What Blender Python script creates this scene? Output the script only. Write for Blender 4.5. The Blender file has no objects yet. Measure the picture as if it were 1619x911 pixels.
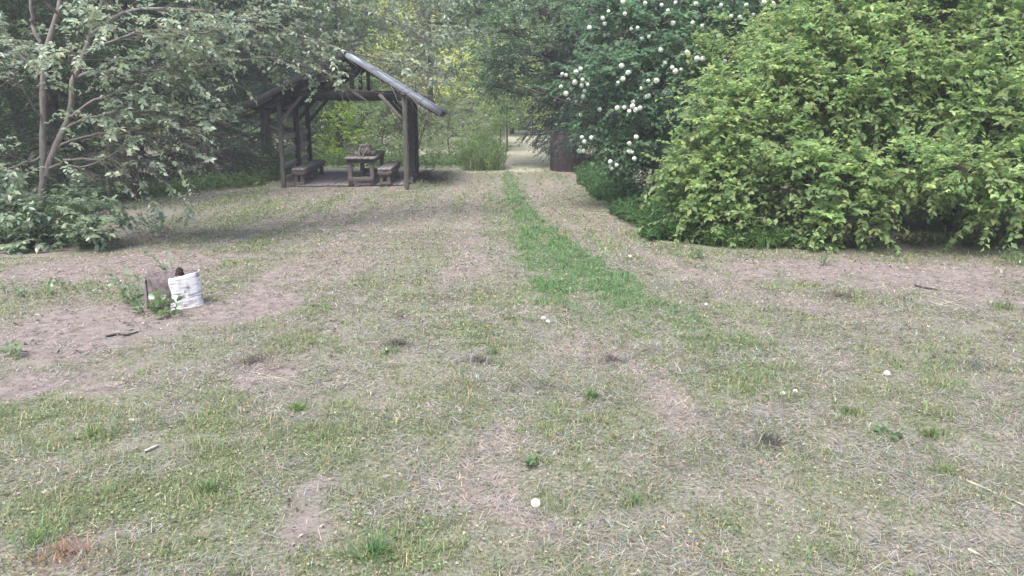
import bpy, math, random
import numpy as np

# ------------------------------------------------------------------ camera, sky, sun, exposure
S = bpy.context.scene
COL = S.collection
FOC, CU, CV, PITCH, CAMH = 1200.0, 809.5, 455.5, math.radians(12.0), 1.6
cam_data = bpy.data.cameras.new('camera')
cam_data.sensor_width = 36.0
cam_data.lens = 36.0 * FOC / 1619.0
cam_data.clip_start = 0.05
cam_data.clip_end = 2000.0
cam = bpy.data.objects.new('camera', cam_data)
COL.objects.link(cam)
cam.location = (0, 0, CAMH)
cam.rotation_euler = (math.radians(90) - PITCH, 0, 0)
S.camera = cam

SUN_EL, SUN_AZ = math.radians(60), math.radians(205)      # azimuth clockwise from +Y
W = bpy.data.worlds.new('World')
S.world = W
W.use_nodes = True
nt = W.node_tree
bg = nt.nodes['Background']
sky = nt.nodes.new('ShaderNodeTexSky')
sky.sky_type = 'NISHITA'
sky.sun_disc = False
sky.sun_elevation = SUN_EL
sky.sun_rotation = SUN_AZ
sky.air_density = 1.0
sky.dust_density = 4.0
sky.ozone_density = 1.0
nt.links.new(sky.outputs['Color'], bg.inputs['Color'])
bg.inputs['Strength'].default_value = 0.15
sun_l = bpy.data.lights.new('sun', 'SUN')
sun_l.energy = 1.9
sun_l.angle = math.radians(32)
sun_l.color = (1.0, 0.975, 0.985)
sun = bpy.data.objects.new('sun', sun_l)
COL.objects.link(sun)
sun.rotation_euler = (math.radians(90) - SUN_EL, 0, math.pi - SUN_AZ)
S.view_settings.view_transform = 'Standard'
S.view_settings.look = 'None'
S.view_settings.exposure = 1.38
S.view_settings.gamma = 1.0
S.view_settings.use_curve_mapping = False
S.cycles.use_denoising = True
S.cycles.max_bounces = 10
S.cycles.diffuse_bounces = 6
S.cycles.glossy_bounces = 2
S.cycles.transmission_bounces = 5
S.cycles.volume_bounces = 0
HAZE = 0.003

# ------------------------------------------------------------------ helpers
def rng_of(seed): return np.random.default_rng(seed)
def nrm(a):
    a = np.asarray(a, float)
    return a / np.maximum(np.linalg.norm(a, axis=-1, keepdims=True), 1e-9)
def smooth(e0, e1, x):
    t = np.clip((x - e0) / (e1 - e0), 0, 1)
    return t * t * (3 - 2 * t)
def vnoise(x, y, seed=0):
    x = np.asarray(x, float); y = np.asarray(y, float)
    xi = np.floor(x).astype(np.int64); yi = np.floor(y).astype(np.int64)
    fx = x - xi; fy = y - yi
    fx = fx * fx * (3 - 2 * fx); fy = fy * fy * (3 - 2 * fy)
    def h(a, b):
        n = (a * 374761393 + b * 668265263 + seed * 1442695041) & 0x7fffffff
        n = ((n ^ (n >> 13)) * 1274126177) & 0x7fffffff
        return ((n ^ (n >> 16)) & 0xffff) / 65535.0
    return (h(xi, yi) * (1 - fx) + h(xi + 1, yi) * fx) * (1 - fy) + (h(xi, yi + 1) * (1 - fx) + h(xi + 1, yi + 1) * fx) * fy
def fbm(x, y, seed=0, octv=4):
    s = 0; a = 0.5; n = 0
    for k in range(octv):
        s = s + a * vnoise(x * 2 ** k, y * 2 ** k, seed + k * 17); n += a; a *= 0.5
    return s / n
def terrain(x, y):
    x = np.asarray(x, float); y = np.asarray(y, float)
    z = 0.045 * np.clip(y - 20, 0, None) ** 1.0 * smooth(19, 23, y)
    z = z * (1 - 0.35 * smooth(38, 70, y))
    z = z + 0.05 * (fbm(x * 0.35, y * 0.35, 3, 2) - 0.5) * smooth(2, 6, np.hypot(x, y) + 1)
    z = z + 0.025 * (fbm(x * 2.2, y * 2.2, 5, 3) - 0.5) * (1 - smooth(30, 45, y))
    return z
CP, SP = math.cos(PITCH), math.sin(PITCH)
def at(u, v, Y):
    """world point at distance Y ahead of the camera seen at (u, v) of the photograph"""
    a, b = (u - CU) / FOC, (CV - v) / FOC
    d = np.array([a, CP + b * SP, -SP + b * CP])
    return np.array([0, 0, CAMH]) + d * (Y / d[1])
def gp(u, v):
    a, b = (u - CU) / FOC, (CV - v) / FOC
    d = np.array([a, CP + b * SP, -SP + b * CP])
    t = 0.5
    for _ in range(4000):
        p = np.array([0, 0, CAMH]) + d * t
        if p[2] < terrain(p[0], p[1]): break
        t += 0.02
    return p
def proj(P):
    P = np.asarray(P, float) - np.array([0, 0, CAMH])
    dz = P[..., 1] * CP - P[..., 2] * SP
    up = P[..., 1] * SP + P[..., 2] * CP
    return CU + FOC * P[..., 0] / dz, CV - FOC * up / dz

class Tri:
    """collects triangles with a colour per vertex"""
    def __init__(s): s.v = []; s.f = []; s.c = []; s.n = 0
    def add(s, v, f, c):
        v = np.asarray(v, float).reshape(-1, 3); f = np.asarray(f, np.int64).reshape(-1, 3)
        c = np.broadcast_to(np.asarray(c, float), (len(v), 3))
        s.v.append(v); s.f.append(f + s.n); s.c.append(c); s.n += len(v)
    def build(s, name, mat, parent=None, smooth_=False, origin=None):
        me = bpy.data.meshes.new(name)
        v = np.concatenate(s.v); f = np.concatenate(s.f); c = np.concatenate(s.c)
        if origin is not None: v = v - np.asarray(origin)
        me.vertices.add(len(v)); me.vertices.foreach_set('co', v.astype(np.float32).ravel())
        me.loops.add(f.size); me.loops.foreach_set('vertex_index', f.astype(np.int32).ravel())
        me.polygons.add(len(f)); me.polygons.foreach_set('loop_start', np.arange(0, f.size, 3, dtype=np.int32))
        if smooth_: me.polygons.foreach_set('use_smooth', np.ones(len(f), bool))
        at_ = me.attributes.new('tint', 'FLOAT_COLOR', 'POINT')
        at_.data.foreach_set('color', np.concatenate([c, np.ones((len(c), 1))], 1).astype(np.float32).ravel())
        me.update(calc_edges=True)
        me.materials.append(mat)
        o = bpy.data.objects.new(name, me); COL.objects.link(o)
        if parent is not None: o.parent = parent
        if origin is not None and parent is None: o.location = origin
        return o

def tag(o, label=None, cat=None, group=None, kind=None):
    if label: o['label'] = label
    if cat: o['category'] = cat
    if group: o['group'] = group
    if kind: o['kind'] = kind
    return o
def empty(name, loc, label, cat, group=None, rz=0.0, tilt=0.0):
    o = bpy.data.objects.new(name, None); COL.objects.link(o)
    o.empty_display_size = 0.2
    o.location = loc; o.rotation_euler = (tilt, 0, rz)
    return tag(o, label, cat, group)

# --- tubes: P (m,k,3) points, R (m,k) radii
def tubes(T, P, R, sides=6, col=(1, 1, 1), lump=0.0, rng=None):
    P = np.asarray(P, float); R = np.asarray(R, float)
    m, k, _ = P.shape
    tan = np.empty_like(P); tan[:, 1:-1] = P[:, 2:] - P[:, :-2]; tan[:, 0] = P[:, 1] - P[:, 0]; tan[:, -1] = P[:, -1] - P[:, -2]
    tan = nrm(tan)
    ref = np.where(np.abs(tan[..., 2:3]) > 0.9, np.array([1.0, 0, 0]), np.array([0, 0, 1.0]))
    # keep one reference per tube so the rings do not twist
    mt = nrm(P[:, -1] - P[:, 0]); rf = np.where(np.abs(mt[:, 2:3]) > 0.7, np.array([1.0, 0.13, 0]), np.array([0.11, 0, 1.0]))
    ref = np.broadcast_to(rf[:, None, :], P.shape)
    A = nrm(np.cross(tan, ref)); B = np.cross(tan, A)
    th = np.arange(sides) * 2 * math.pi / sides
    rad = R[..., None, None] * np.ones((1, 1, sides, 1))
    if lump and rng is not None: rad = rad * (1 + lump * rng.standard_normal((m, k, sides, 1)))
    V = P[:, :, None, :] + rad * (np.cos(th)[:, None] * A[:, :, None, :] + np.sin(th)[:, None] * B[:, :, None, :])
    V = V.reshape(-1, 3)
    i = np.arange(k - 1)[:, None] * sides; j = np.arange(sides)[None]; j2 = (j + 1) % sides
    a = i + j; b = i + j2; c = b + sides; d = a + sides
    q = np.stack([np.stack([a, b, c], -1), np.stack([a, c, d], -1)], 2).reshape(-1, 3)
    cap = np.array([[(k - 1) * sides, (k - 1) * sides + x, (k - 1) * sides + x + 1] for x in range(1, sides - 1)])
    q = np.concatenate([q, cap])
    F = (q[None] + (np.arange(m) * k * sides)[:, None, None]).reshape(-1, 3)
    col = np.asarray(col, float)
    if col.ndim == 2: col = np.repeat(col, k * sides, 0)
    T.add(V, F, col)
def resample(pts, k=8):
    """smooth polyline of k points through pts (Catmull-Rom)"""
    p = np.asarray(pts, float); n = len(p)
    if n == 2: return p[0] + (p[1] - p[0]) * np.linspace(0, 1, k)[:, None]
    q = np.concatenate([[2 * p[0] - p[1]], p, [2 * p[-1] - p[-2]]])
    s = np.linspace(0, n - 1 - 1e-6, k); i = s.astype(int); t = (s - i)[:, None]
    a, b, c, d = q[i], q[i + 1], q[i + 2], q[i + 3]
    return 0.5 * (2 * b + (c - a) * t + (2 * a - 5 * b + 4 * c - d) * t ** 2 + (3 * b - a - 3 * c + d) * t ** 3)

# --- leaves
def leaves(T, P, D, N, L, Wd, col, lod=1, fold=0.25, curl=0.15):
    D = nrm(D); N = N - (N * D).sum(-1, keepdims=True) * D; N = nrm(N); Sd = np.cross(D, N)
    L = np.asarray(L)[:, None]; Wd = np.asarray(Wd)[:, None]; n = len(P)
    if lod == 0:
        V = np.stack([P - Sd * Wd * .5, P + Sd * Wd * .5, P + D * L], 1); F = np.array([[0, 1, 2]]); k = 3
    elif lod == 1:
        V = np.stack([P, P + D * L * .45 + Sd * Wd * .5 + N * Wd * fold, P + D * L - N * L * curl, P + D * L * .45 - Sd * Wd * .5 + N * Wd * fold], 1)
        F = np.array([[0, 1, 2], [0, 2, 3]]); k = 4
    else:
        m1 = P + D * L * .33; m2 = P + D * L * .72 - N * L * curl * .4
        V = np.stack([P, m1 + Sd * Wd * .5 + N * Wd * fold, m1, m1 - Sd * Wd * .5 + N * Wd * fold,
                      m2 + Sd * Wd * .34 + N * Wd * fold * .7, m2, m2 - Sd * Wd * .34 + N * Wd * fold * .7, P + D * L - N * L * curl], 1)
        F = np.array([[0, 1, 2], [0, 2, 3], [1, 4, 5], [1, 5, 2], [2, 5, 6], [2, 6, 3], [4, 7, 5], [5, 7, 6]]); k = 8
    T.add(V.reshape(-1, 3), (F[None] + (np.arange(n) * k)[:, None, None]).reshape(-1, 3), np.repeat(col, k, 0))

def leafcol(rng, n, base, var=0.22, alt=None, altp=0.0):
    c = np.tile(np.asarray(base, float), (n, 1))
    if alt is not None: 
        m = rng.random(n) < altp; c[m] = alt
    c = c * np.exp(rng.normal(0, var, (n, 1)))
    c[:, 0] *= np.exp(rng.normal(0, var * .5, n)); c[:, 2] *= np.exp(rng.normal(0, var * .4, n))
    return np.clip(c, 0.004, 0.9)

UP = np.array([0, 0, 1.0])
def sprays(rng, TL, TT, C, D, L, n, ll, lw, base, var=.22, alt=None, altp=0., droop=.2, up=.9, rnd=.45, lod=1, fold=.25, twig_r=.0035, twig_col=(.1, .08, .06), ldroop=.15, outn=.3):
    """twigs at C along D of length L, each with n leaves set alternately"""
    m = len(C)
    if m == 0: return
    D = nrm(D); L = np.broadcast_to(np.asarray(L, float), (m,))
    t = np.linspace(.18, 1, n)[None] + rng.normal(0, .05, (m, n)); t = np.clip(t, .05, 1.02)
    pos = C[:, None] + D[:, None] * (L[:, None] * t)[..., None] - UP * (droop * L[:, None] * t ** 2)[..., None]
    ax = nrm(D[:, None] - UP * (2 * droop * t)[..., None])
    side = nrm(np.cross(ax, UP))
    sg = np.where(np.arange(n) % 2 == 0, 1., -1.)[None] * np.ones((m, 1)); sg[:, -1] = rng.normal(0, .2, m)
    sg = sg * np.where(rng.random((m, 1)) < .5, 1, -1)
    ld = ax * .6 + side * (sg * .85)[..., None] + rng.normal(0, .28, (m, n, 3)) - UP * ldroop
    nm = UP * up + rng.normal(0, rnd, (m, n, 3)) + ax * outn
    sc = (1 - .25 * np.abs(t - .5)) * np.clip(np.exp(rng.normal(0, .28, (m, n))), .5, 1.5)
    k = m * n
    shade = np.exp(rng.normal(0, var * .7, (m, 1, 1))) * np.ones((m, n, 1))     # one twig's leaves share an age
    c = leafcol(rng, k, base, var * .8, alt, altp) * shade.reshape(k, 1)
    leaves(TL, pos.reshape(k, 3), ld.reshape(k, 3), nm.reshape(k, 3), ll * sc.ravel(), lw * sc.ravel(), np.clip(c, .003, .9), lod, fold)
    if TT is not None:
        tt = np.array([0, .5, 1.0])
        P = C[:, None] + D[:, None] * (L[:, None] * tt)[..., None] - UP * (droop * L[:, None] * tt ** 2)[..., None]
        tubes(TT, P, np.array([1, .75, .35]) * twig_r * np.ones((m, 1)), 3, twig_col)

def sphere_dirs(rng, n, zmin=-.6):
    d = nrm(rng.normal(size=(n * 3 + 8, 3)))
    d = d[d[:, 2] > zmin][:n]
    return d

def blob_plant(rng, trunk, blobs, dens=14, per=3, spray_len=.35, nleaf=9, ll=.08, lw=.045, base=(.08, .12, .04), limb_r=.03, lod=1, var=.22, alt=None, altp=0., droop=.2,
               up=.9, rnd=.45, twig_col=(.1, .08, .06), zmin=-.6, starts=None, TW=None, TT=None, TL=None, twigs=True, inner=.45, fold=.25, twig_r=.0035):
    """limbs from trunk to every blob, branches inside the blob, leafy twigs on the branches.
    blobs: (centre, radius or radii).  trunk: list of (polyline, r0, r1)."""
    TW = TW or Tri(); TT = TT or Tri(); TL = TL or Tri(); tips = []
    tp = np.concatenate([resample(p, 14) for p, _, _ in trunk]) if trunk else None
    for p, r0, r1 in trunk:
        q = resample(p, 14); tubes(TW, q[None], np.linspace(r0, r1, 14)[None], 8, twig_col, .06, rng)
    for (c, r) in blobs:
        c = np.asarray(c, float); r = np.broadcast_to(np.asarray(r, float), (3,))
        rm = r.mean()
        low = tp[tp[:, 2] < c[2] + .1] if (tp[:, 2] < c[2] + .1).any() else tp
        s = low[np.argmin(np.linalg.norm(low - c, axis=1) + .6 * rng.random(len(low)))]
        mid = (s + c) / 2 + UP * .12 * np.linalg.norm(c - s) + rng.normal(0, .06, 3) * rm
        q = resample([s, mid, c], 8)
        tubes(TW, q[None], np.linspace(limb_r, limb_r * .4, 8)[None], 5, twig_col)
        nb = int(dens * rm ** 2 + 9)
        d = sphere_dirs(rng, nb, zmin); nb = len(d)
        e = c + d * r * rng.uniform(.72, 1.05, (nb, 1))
        st = c + (s - c) * rng.uniform(0, .25, (nb, 1))
        md = (st + e) / 2 + UP * .1 * rm + rng.normal(0, .07, (nb, 3)) * rm
        tt = np.linspace(0, 1, 5)[None, :, None]
        P = (1 - tt) ** 2 * st[:, None] + 2 * tt * (1 - tt) * md[:, None] + tt ** 2 * e[:, None]
        if twigs: tubes(TW, P, np.linspace(limb_r * .4, limb_r * .12, 5) * np.ones((nb, 1)), 3, twig_col)
        a = rng.uniform(inner, 1, (nb, per, 1))
        Cc = ((1 - a) ** 2 * st[:, None] + 2 * a * (1 - a) * md[:, None] + a ** 2 * e[:, None]).reshape(-1, 3)
        Dd = nrm(np.repeat(d, per, 0) * .7 + rng.normal(0, .55, (nb * per, 3)) + UP * .15)
        Ll = spray_len * np.exp(rng.normal(0, .25, nb * per))
        sprays(rng, TL, TT if twigs else None, Cc, Dd, Ll, nleaf, ll, lw, base, var, alt, altp, droop, up, rnd, lod, fold, twig_r, twig_col)
        tips.append(Cc + Dd * Ll[:, None] * .8 - UP * droop * Ll[:, None] * .6)
    return TW, TT, TL, np.concatenate(tips)

# ------------------------------------------------------------------ materials
def nmat(name):
    m = bpy.data.materials.new(name); m.use_nodes = True
    n = m.node_tree.nodes; n.clear()
    return m, n, m.node_tree.links
def leaf_mat(name, trans=.3, rough=.45, spec=.35, gain=1.0):
    m, n, l = nmat(name)
    out = n.new('ShaderNodeOutputMaterial'); a = n.new('ShaderNodeAttribute'); a.attribute_name = 'tint'
    p = n.new('ShaderNodeBsdfPrincipled'); p.inputs['Roughness'].default_value = rough; p.inputs['Specular IOR Level'].default_value = spec
    t = n.new('ShaderNodeBsdfTranslucent'); mx = n.new('ShaderNodeMixShader'); mx.inputs[0].default_value = trans
    hs = n.new('ShaderNodeHueSaturation'); hs.inputs['Saturation'].default_value = 1.08; hs.inputs['Value'].default_value = 2.0
    l.new(a.outputs['Color'], p.inputs['Base Color']); l.new(a.outputs['Color'], hs.inputs['Color']); l.new(hs.outputs['Color'], t.inputs['Color'])
    l.new(p.outputs[0], mx.inputs[1]); l.new(t.outputs[0], mx.inputs[2]); l.new(mx.outputs[0], out.inputs[0])
    return m
def bark_mat(name, c1, c2, scale=(14, 14, 3), rough=.9, use_tint=False):
    m, n, l = nmat(name)
    out = n.new('ShaderNodeOutputMaterial'); p = n.new('ShaderNodeBsdfPrincipled'); p.inputs['Roughness'].default_value = rough; p.inputs['Specular IOR Level'].default_value = .2
    tc = n.new('ShaderNodeTexCoord'); mp = n.new('ShaderNodeMapping'); mp.inputs['Scale'].default_value = scale
    no = n.new('ShaderNodeTexNoise'); no.inputs['Scale'].default_value = 1.6; no.inputs['Detail'].default_value = 8; no.inputs['Roughness'].default_value = .65
    r = n.new('ShaderNodeValToRGB'); r.color_ramp.elements[0].position = .32; r.color_ramp.elements[1].position = .68
    r.color_ramp.elements[0].color = (*c1, 1); r.color_ramp.elements[1].color = (*c2, 1)
    b = n.new('ShaderNodeBump'); b.inputs['Strength'].default_value = .5; b.inputs['Distance'].default_value = .02
    l.new(tc.outputs['Object'], mp.inputs[0]); l.new(mp.outputs[0], no.inputs['Vector']); l.new(no.outputs[0], r.inputs[0])
    l.new(r.outputs[0], p.inputs['Base Color']); l.new(no.outputs[0], b.inputs['Height']); l.new(b.outputs[0], p.inputs['Normal']); l.new(p.outputs[0], out.inputs[0])
    return m
def plain_mat(name, c, rough=.7, metal=0., spec=.3, var=.15, scale=30.):
    m, n, l = nmat(name)
    out = n.new('ShaderNodeOutputMaterial'); p = n.new('ShaderNodeBsdfPrincipled'); p.inputs['Roughness'].default_value = rough; p.inputs['Metallic'].default_value = metal; p.inputs['Specular IOR Level'].default_value = spec
    tc = n.new('ShaderNodeTexCoord'); no = n.new('ShaderNodeTexNoise'); no.inputs['Scale'].default_value = scale; no.inputs['Detail'].default_value = 6
    r = n.new('ShaderNodeValToRGB'); r.color_ramp.elements[0].position = .3; r.color_ramp.elements[1].position = .7
    r.color_ramp.elements[0].color = (*[x * (1 - var) for x in c], 1); r.color_ramp.elements[1].color = (*[min(1, x * (1 + var)) for x in c], 1)
    l.new(tc.outputs['Object'], no.inputs['Vector']); l.new(no.outputs[0], r.inputs[0]); l.new(r.outputs[0], p.inputs['Base Color']); l.new(p.outputs[0], out.inputs[0])
    return m
M_leaf = leaf_mat('leaf', .48, .5, .35)
M_leaf_glossy = leaf_mat('leaf_glossy', .35, .32, .8)
M_needle = leaf_mat('needle', .1, .6, .2)
M_blade = leaf_mat('blade', .35, .5, .35)
M_petal = leaf_mat('petal', .3, .6, .2)
M_bark = bark_mat('bark_brown', (.125, .112, .102), (.26, .235, .215), (16, 16, 4))
M_bark_dark = bark_mat('bark_dark', (.03, .026, .022), (.08, .066, .055))
M_twig = bark_mat('twig_grey', (.10, .088, .08), (.21, .19, .17), (20, 20, 20))

# ------------------------------------------------------------------ ground
def pxblob(u, v, ru, rv):
    c = gp(u, v); a = gp(u, v - rv); b = gp(u, v + rv)
    return c[0], c[1], ru * c[1] / FOC, max(.15, (a[1] - b[1]) / 2)
def ell(x, y, e, soft=.6):
    r = np.hypot((x - e[0]) / e[2], (y - e[1]) / e[3])
    return 1 - smooth(1 - soft, 1 + soft * .6, r)
def polymask(x, y, pts):
    """soft band along a polyline of (px u, px v, half-width px)"""
    out = np.zeros_like(x)
    w = [(gp(u, v), hw) for u, v, hw in pts]
    for (a, ha), (b, hb) in zip(w[:-1], w[1:]):
        ax, ay, bx, by = a[0], a[1], b[0], b[1]
        ra, rb = ha * ay / FOC, hb * by / FOC
        dx, dy = bx - ax, by - ay
        t = np.clip(((x - ax) * dx + (y - ay) * dy) / (dx * dx + dy * dy), 0, 1)
        d = np.hypot(x - ax - t * dx, y - ay - t * dy); r = ra + (rb - ra) * t
        out = np.maximum(out, 1 - smooth(.45, 1.25, d / r))
    return out
STRIP = [(800, 272, 10), (806, 292, 17), (818, 322, 24), (838, 355, 34), (868, 392, 60), (908, 430, 92), (950, 465, 118), (1000, 500, 115), (1090, 535, 80), (1180, 565, 60)]
STRIP2 = [(940, 460, 100), (1010, 500, 95), (1090, 520, 80), (1200, 560, 60)]
TRACKS = [[(730, 290, 14), (690, 330, 30), (640, 370, 40)], [(760, 300, 10), (735, 360, 28), (735, 420, 55), (700, 450, 55)],
          [(860, 285, 14), (890, 320, 18), (960, 375, 28), (1050, 420, 40), (1180, 465, 60), (1330, 500, 70)], [(640, 315, 20), (560, 370, 40), (470, 440, 60)],
          [(1130, 415, 40), (1300, 425, 50), (1500, 430, 60), (1640, 440, 60)], [(900, 540, 60), (1040, 600, 60), (1090, 680, 60)], [(820, 690, 50), (760, 780, 60), (850, 860, 60)]]
DIRT = [pxblob(*b) for b in [(100, 590, 120, 26), (160, 625, 60, 20), (230, 500, 190, 34), (60, 435, 170, 28), (330, 405, 120, 12), (440, 440, 60, 18), (250, 370, 60, 12), (520, 790, 60, 40), (60, 520, 90, 24), (110, 880, 30, 20), (420, 590, 60, 18), (120, 520, 220, 60), (190, 420, 210, 22), (380, 480, 80, 40), (1370, 432, 330, 24), (1560, 470, 90, 30)]]  # wide patch by the big shrub: brown dirt, plus its shade put into colour
GREEN = [pxblob(*b) for b in [(330, 680, 190, 60), (60, 650, 110, 30), (250, 800, 260, 90), (420, 335, 160, 22), (310, 350, 120, 18), (500, 700, 110, 60), (590, 870, 60, 40), (650, 830, 90, 60), (760, 540, 110, 36), (470, 560, 70, 30), (700, 640, 150, 40), (1150, 590, 140, 40), (1450, 640, 120, 40), (30, 700, 80, 60), (930, 700, 60, 40)]]
def masks(x, y):
    x0_, y0_ = x, y
    x = x0_ + .55 * (fbm(x0_ * 1.3, y0_ * 1.3, 201, 3) - .5); y = y0_ + 1.1 * (fbm(x0_ * 1.3, y0_ * 1.1, 202, 3) - .5)
    n1 = fbm(x * .8, y * .8, 11, 4); n2 = fbm(x * 2.6, y * 2.0, 23, 4); n3 = fbm(x * 7, y * 7, 31, 3)
    strip = np.clip(polymask(x0_ + .3 * (x - x0_), y, STRIP), 0, 1); strip = smooth(.1, 1.1, strip + (n2 - .5) * 1.3 + (n3 - .5) * .9) * (.12 + .8 * smooth(4.7, 8.0, y0_))
    s2 = polymask(x, y, STRIP2) * .55
    g = np.zeros_like(x)
    for e in GREEN: g = np.maximum(g, ell(x, y, e, .8))
    tr = np.zeros_like(x)
    for t in TRACKS: tr = np.maximum(tr, polymask(x, y, t))
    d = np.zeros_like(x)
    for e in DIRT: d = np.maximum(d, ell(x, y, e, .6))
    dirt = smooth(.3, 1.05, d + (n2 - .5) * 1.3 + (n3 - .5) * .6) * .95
    track = smooth(.3, .9, tr * .9 + (n2 - .5) * .8)
    n4 = fbm(x0_ * 4.2, y0_ * 3.4, 51, 4); n6 = fbm(x0_ * 11, y0_ * 9, 52, 3); st_ = fbm((x0_ + .05 * y0_) * 2.6, y0_ * .28, 53, 3); wst = smooth(7, 11, y0_); nn_ = (1 - .6 * wst) * (.12 * n1 + .25 * n2 + .35 * n4 + .28 * n6) + .6 * wst * st_
    track = np.maximum(track, smooth(.52, .68, fbm((x0_ + .05 * y0_) * 2.1, y0_ * .22, 57, 3)) * .85 * smooth(4.5, 9, y0_))
    green = np.clip(.20 + smooth(.36, .66, nn_ + .10 * g - .01) * (.5 + .35 * g) + s2 * .5 * smooth(.35, .6, n4), 0, 1)
    green = green * (1 - .85 * dirt) * (1 - .6 * track)
    green = np.maximum(green, strip)
    far = smooth(23.5, 25, y) * (1 - strip * .6)  # ground beyond the shelter, painted paler below as if sunlit
    green = green * (1 - .5 * far)
    return green, dirt, track, strip, far
def axis(segs):
    out = []
    for a, b, st in segs: out.append(np.arange(a, b, st))
    out.append([segs[-1][1]])
    return np.concatenate(out)
gx = axis([(-160, -40, 12), (-40, -16, 1.5), (-16, -7, .25), (-7, 7.5, .07), (7.5, 16, .25), (16, 40, 1.5), (40, 160, 12)])
gy = axis([(-60, -4, 4), (-4, 1.5, .5), (1.5, 12, .07), (12, 28, .16), (28, 45, .5), (45, 100, 3), (100, 260, 16)])
X, Y = np.meshgrid(gx, gy)
Z = terrain(X, Y) + .012 * (fbm(X * 6, Y * 6, 41, 3) - .5) * (Y > 1) * (Y < 28) * (np.abs(X) < 16)
T = Tri()
ny, nx = X.shape
gi = np.arange(ny * nx).reshape(ny, nx)
q = np.stack([gi[:-1, :-1], gi[:-1, 1:], gi[1:, 1:], gi[1:, :-1]], -1).reshape(-1, 4)
F = np.concatenate([q[:, [0, 1, 2]], q[:, [0, 2, 3]]])
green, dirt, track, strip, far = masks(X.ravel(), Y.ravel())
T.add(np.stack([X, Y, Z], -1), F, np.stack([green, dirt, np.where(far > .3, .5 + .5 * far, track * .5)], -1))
def ground_mat():
    m, n, l = nmat('ground_soil')
    out = n.new('ShaderNodeOutputMaterial'); p = n.new('ShaderNodeBsdfPrincipled'); p.inputs['Roughness'].default_value = .95; p.inputs['Specular IOR Level'].default_value = .1
    a = n.new('ShaderNodeAttribute'); a.attribute_name = 'tint'; sp = n.new('ShaderNodeSeparateColor'); l.new(a.outputs['Color'], sp.inputs[0])
    tc = n.new('ShaderNodeTexCoord')
    def noise(s, d=6, r=.6):
        o = n.new('ShaderNodeTexNoise'); o.inputs['Scale'].default_value = s; o.inputs['Detail'].default_value = d; o.inputs['Roughness'].default_value = r
        l.new(tc.outputs['Object'], o.inputs['Vector']); return o.outputs[0]
    def ramp(x, a_, b_, ca, cb):
        r = n.new('ShaderNodeValToRGB'); r.color_ramp.elements[0].position = a_; r.color_ramp.elements[1].position = b_
        r.color_ramp.elements[0].color = (*ca, 1); r.color_ramp.elements[1].color = (*cb, 1); l.new(x, r.inputs[0]); return r.outputs[0]
    def mix(f, a_, b_):
        mx = n.new('ShaderNodeMix'); mx.data_type = 'RGBA'; l.new(f, mx.inputs[0]); l.new(a_, mx.inputs[6]); l.new(b_, mx.inputs[7]); return mx.outputs[2]
    def math_(op, a_, b_):
        mm = n.new('ShaderNodeMath'); mm.operation = op; mm.use_clamp = True
        for i, v in enumerate((a_, b_)):
            if isinstance(v, (int, float)): mm.inputs[i].default_value = v
            else: l.new(v, mm.inputs[i])
        return mm.outputs[0]
    n_f = noise(55, 5, .7); n_m = noise(9, 6, .65); n_s = noise(160, 3, .6)
    thatch = ramp(n_f, .3, .7, (.055, .048, .041), (.37, .332, .295))
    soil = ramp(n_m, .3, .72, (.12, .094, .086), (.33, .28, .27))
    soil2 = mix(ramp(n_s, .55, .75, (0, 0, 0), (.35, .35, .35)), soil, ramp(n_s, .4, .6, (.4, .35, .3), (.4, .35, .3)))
    trk = ramp(n_f, .3, .7, (.11, .085, .078), (.41, .335, .305))
    grn = ramp(n_f, .3, .7, (.07, .085, .045), (.17, .20, .11))
    c = mix(math_('MULTIPLY', math_('MULTIPLY', sp.outputs[2], 2.0), .85), thatch, trk)
    c = mix(math_('MULTIPLY', math_('SUBTRACT', sp.outputs[2], .5), 2.0), c, ramp(n_f, .3, .7, (.25, .24, .175), (.48, .46, .36)))  # far ground: pale mown straw, with the sunlight of the clearing put into colour
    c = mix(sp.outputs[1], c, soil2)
    gf = math_('MULTIPLY', math_('ADD', sp.outputs[0], math_('SUBTRACT', n_m, .5)), .85)
    c = mix(gf, c, grn)
    l.new(c, p.inputs['Base Color'])
    b = n.new('ShaderNodeBump'); b.inputs['Strength'].default_value = .7; b.inputs['Distance'].default_value = .02
    l.new(math_('ADD', math_('MULTIPLY', n_f, .6), math_('MULTIPLY', n_s, .4)), b.inputs['Height']); l.new(b.outputs[0], p.inputs['Normal'])
    l.new(p.outputs[0], out.inputs[0])
    return m
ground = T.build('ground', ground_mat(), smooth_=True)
tag(ground, kind='structure')

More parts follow.
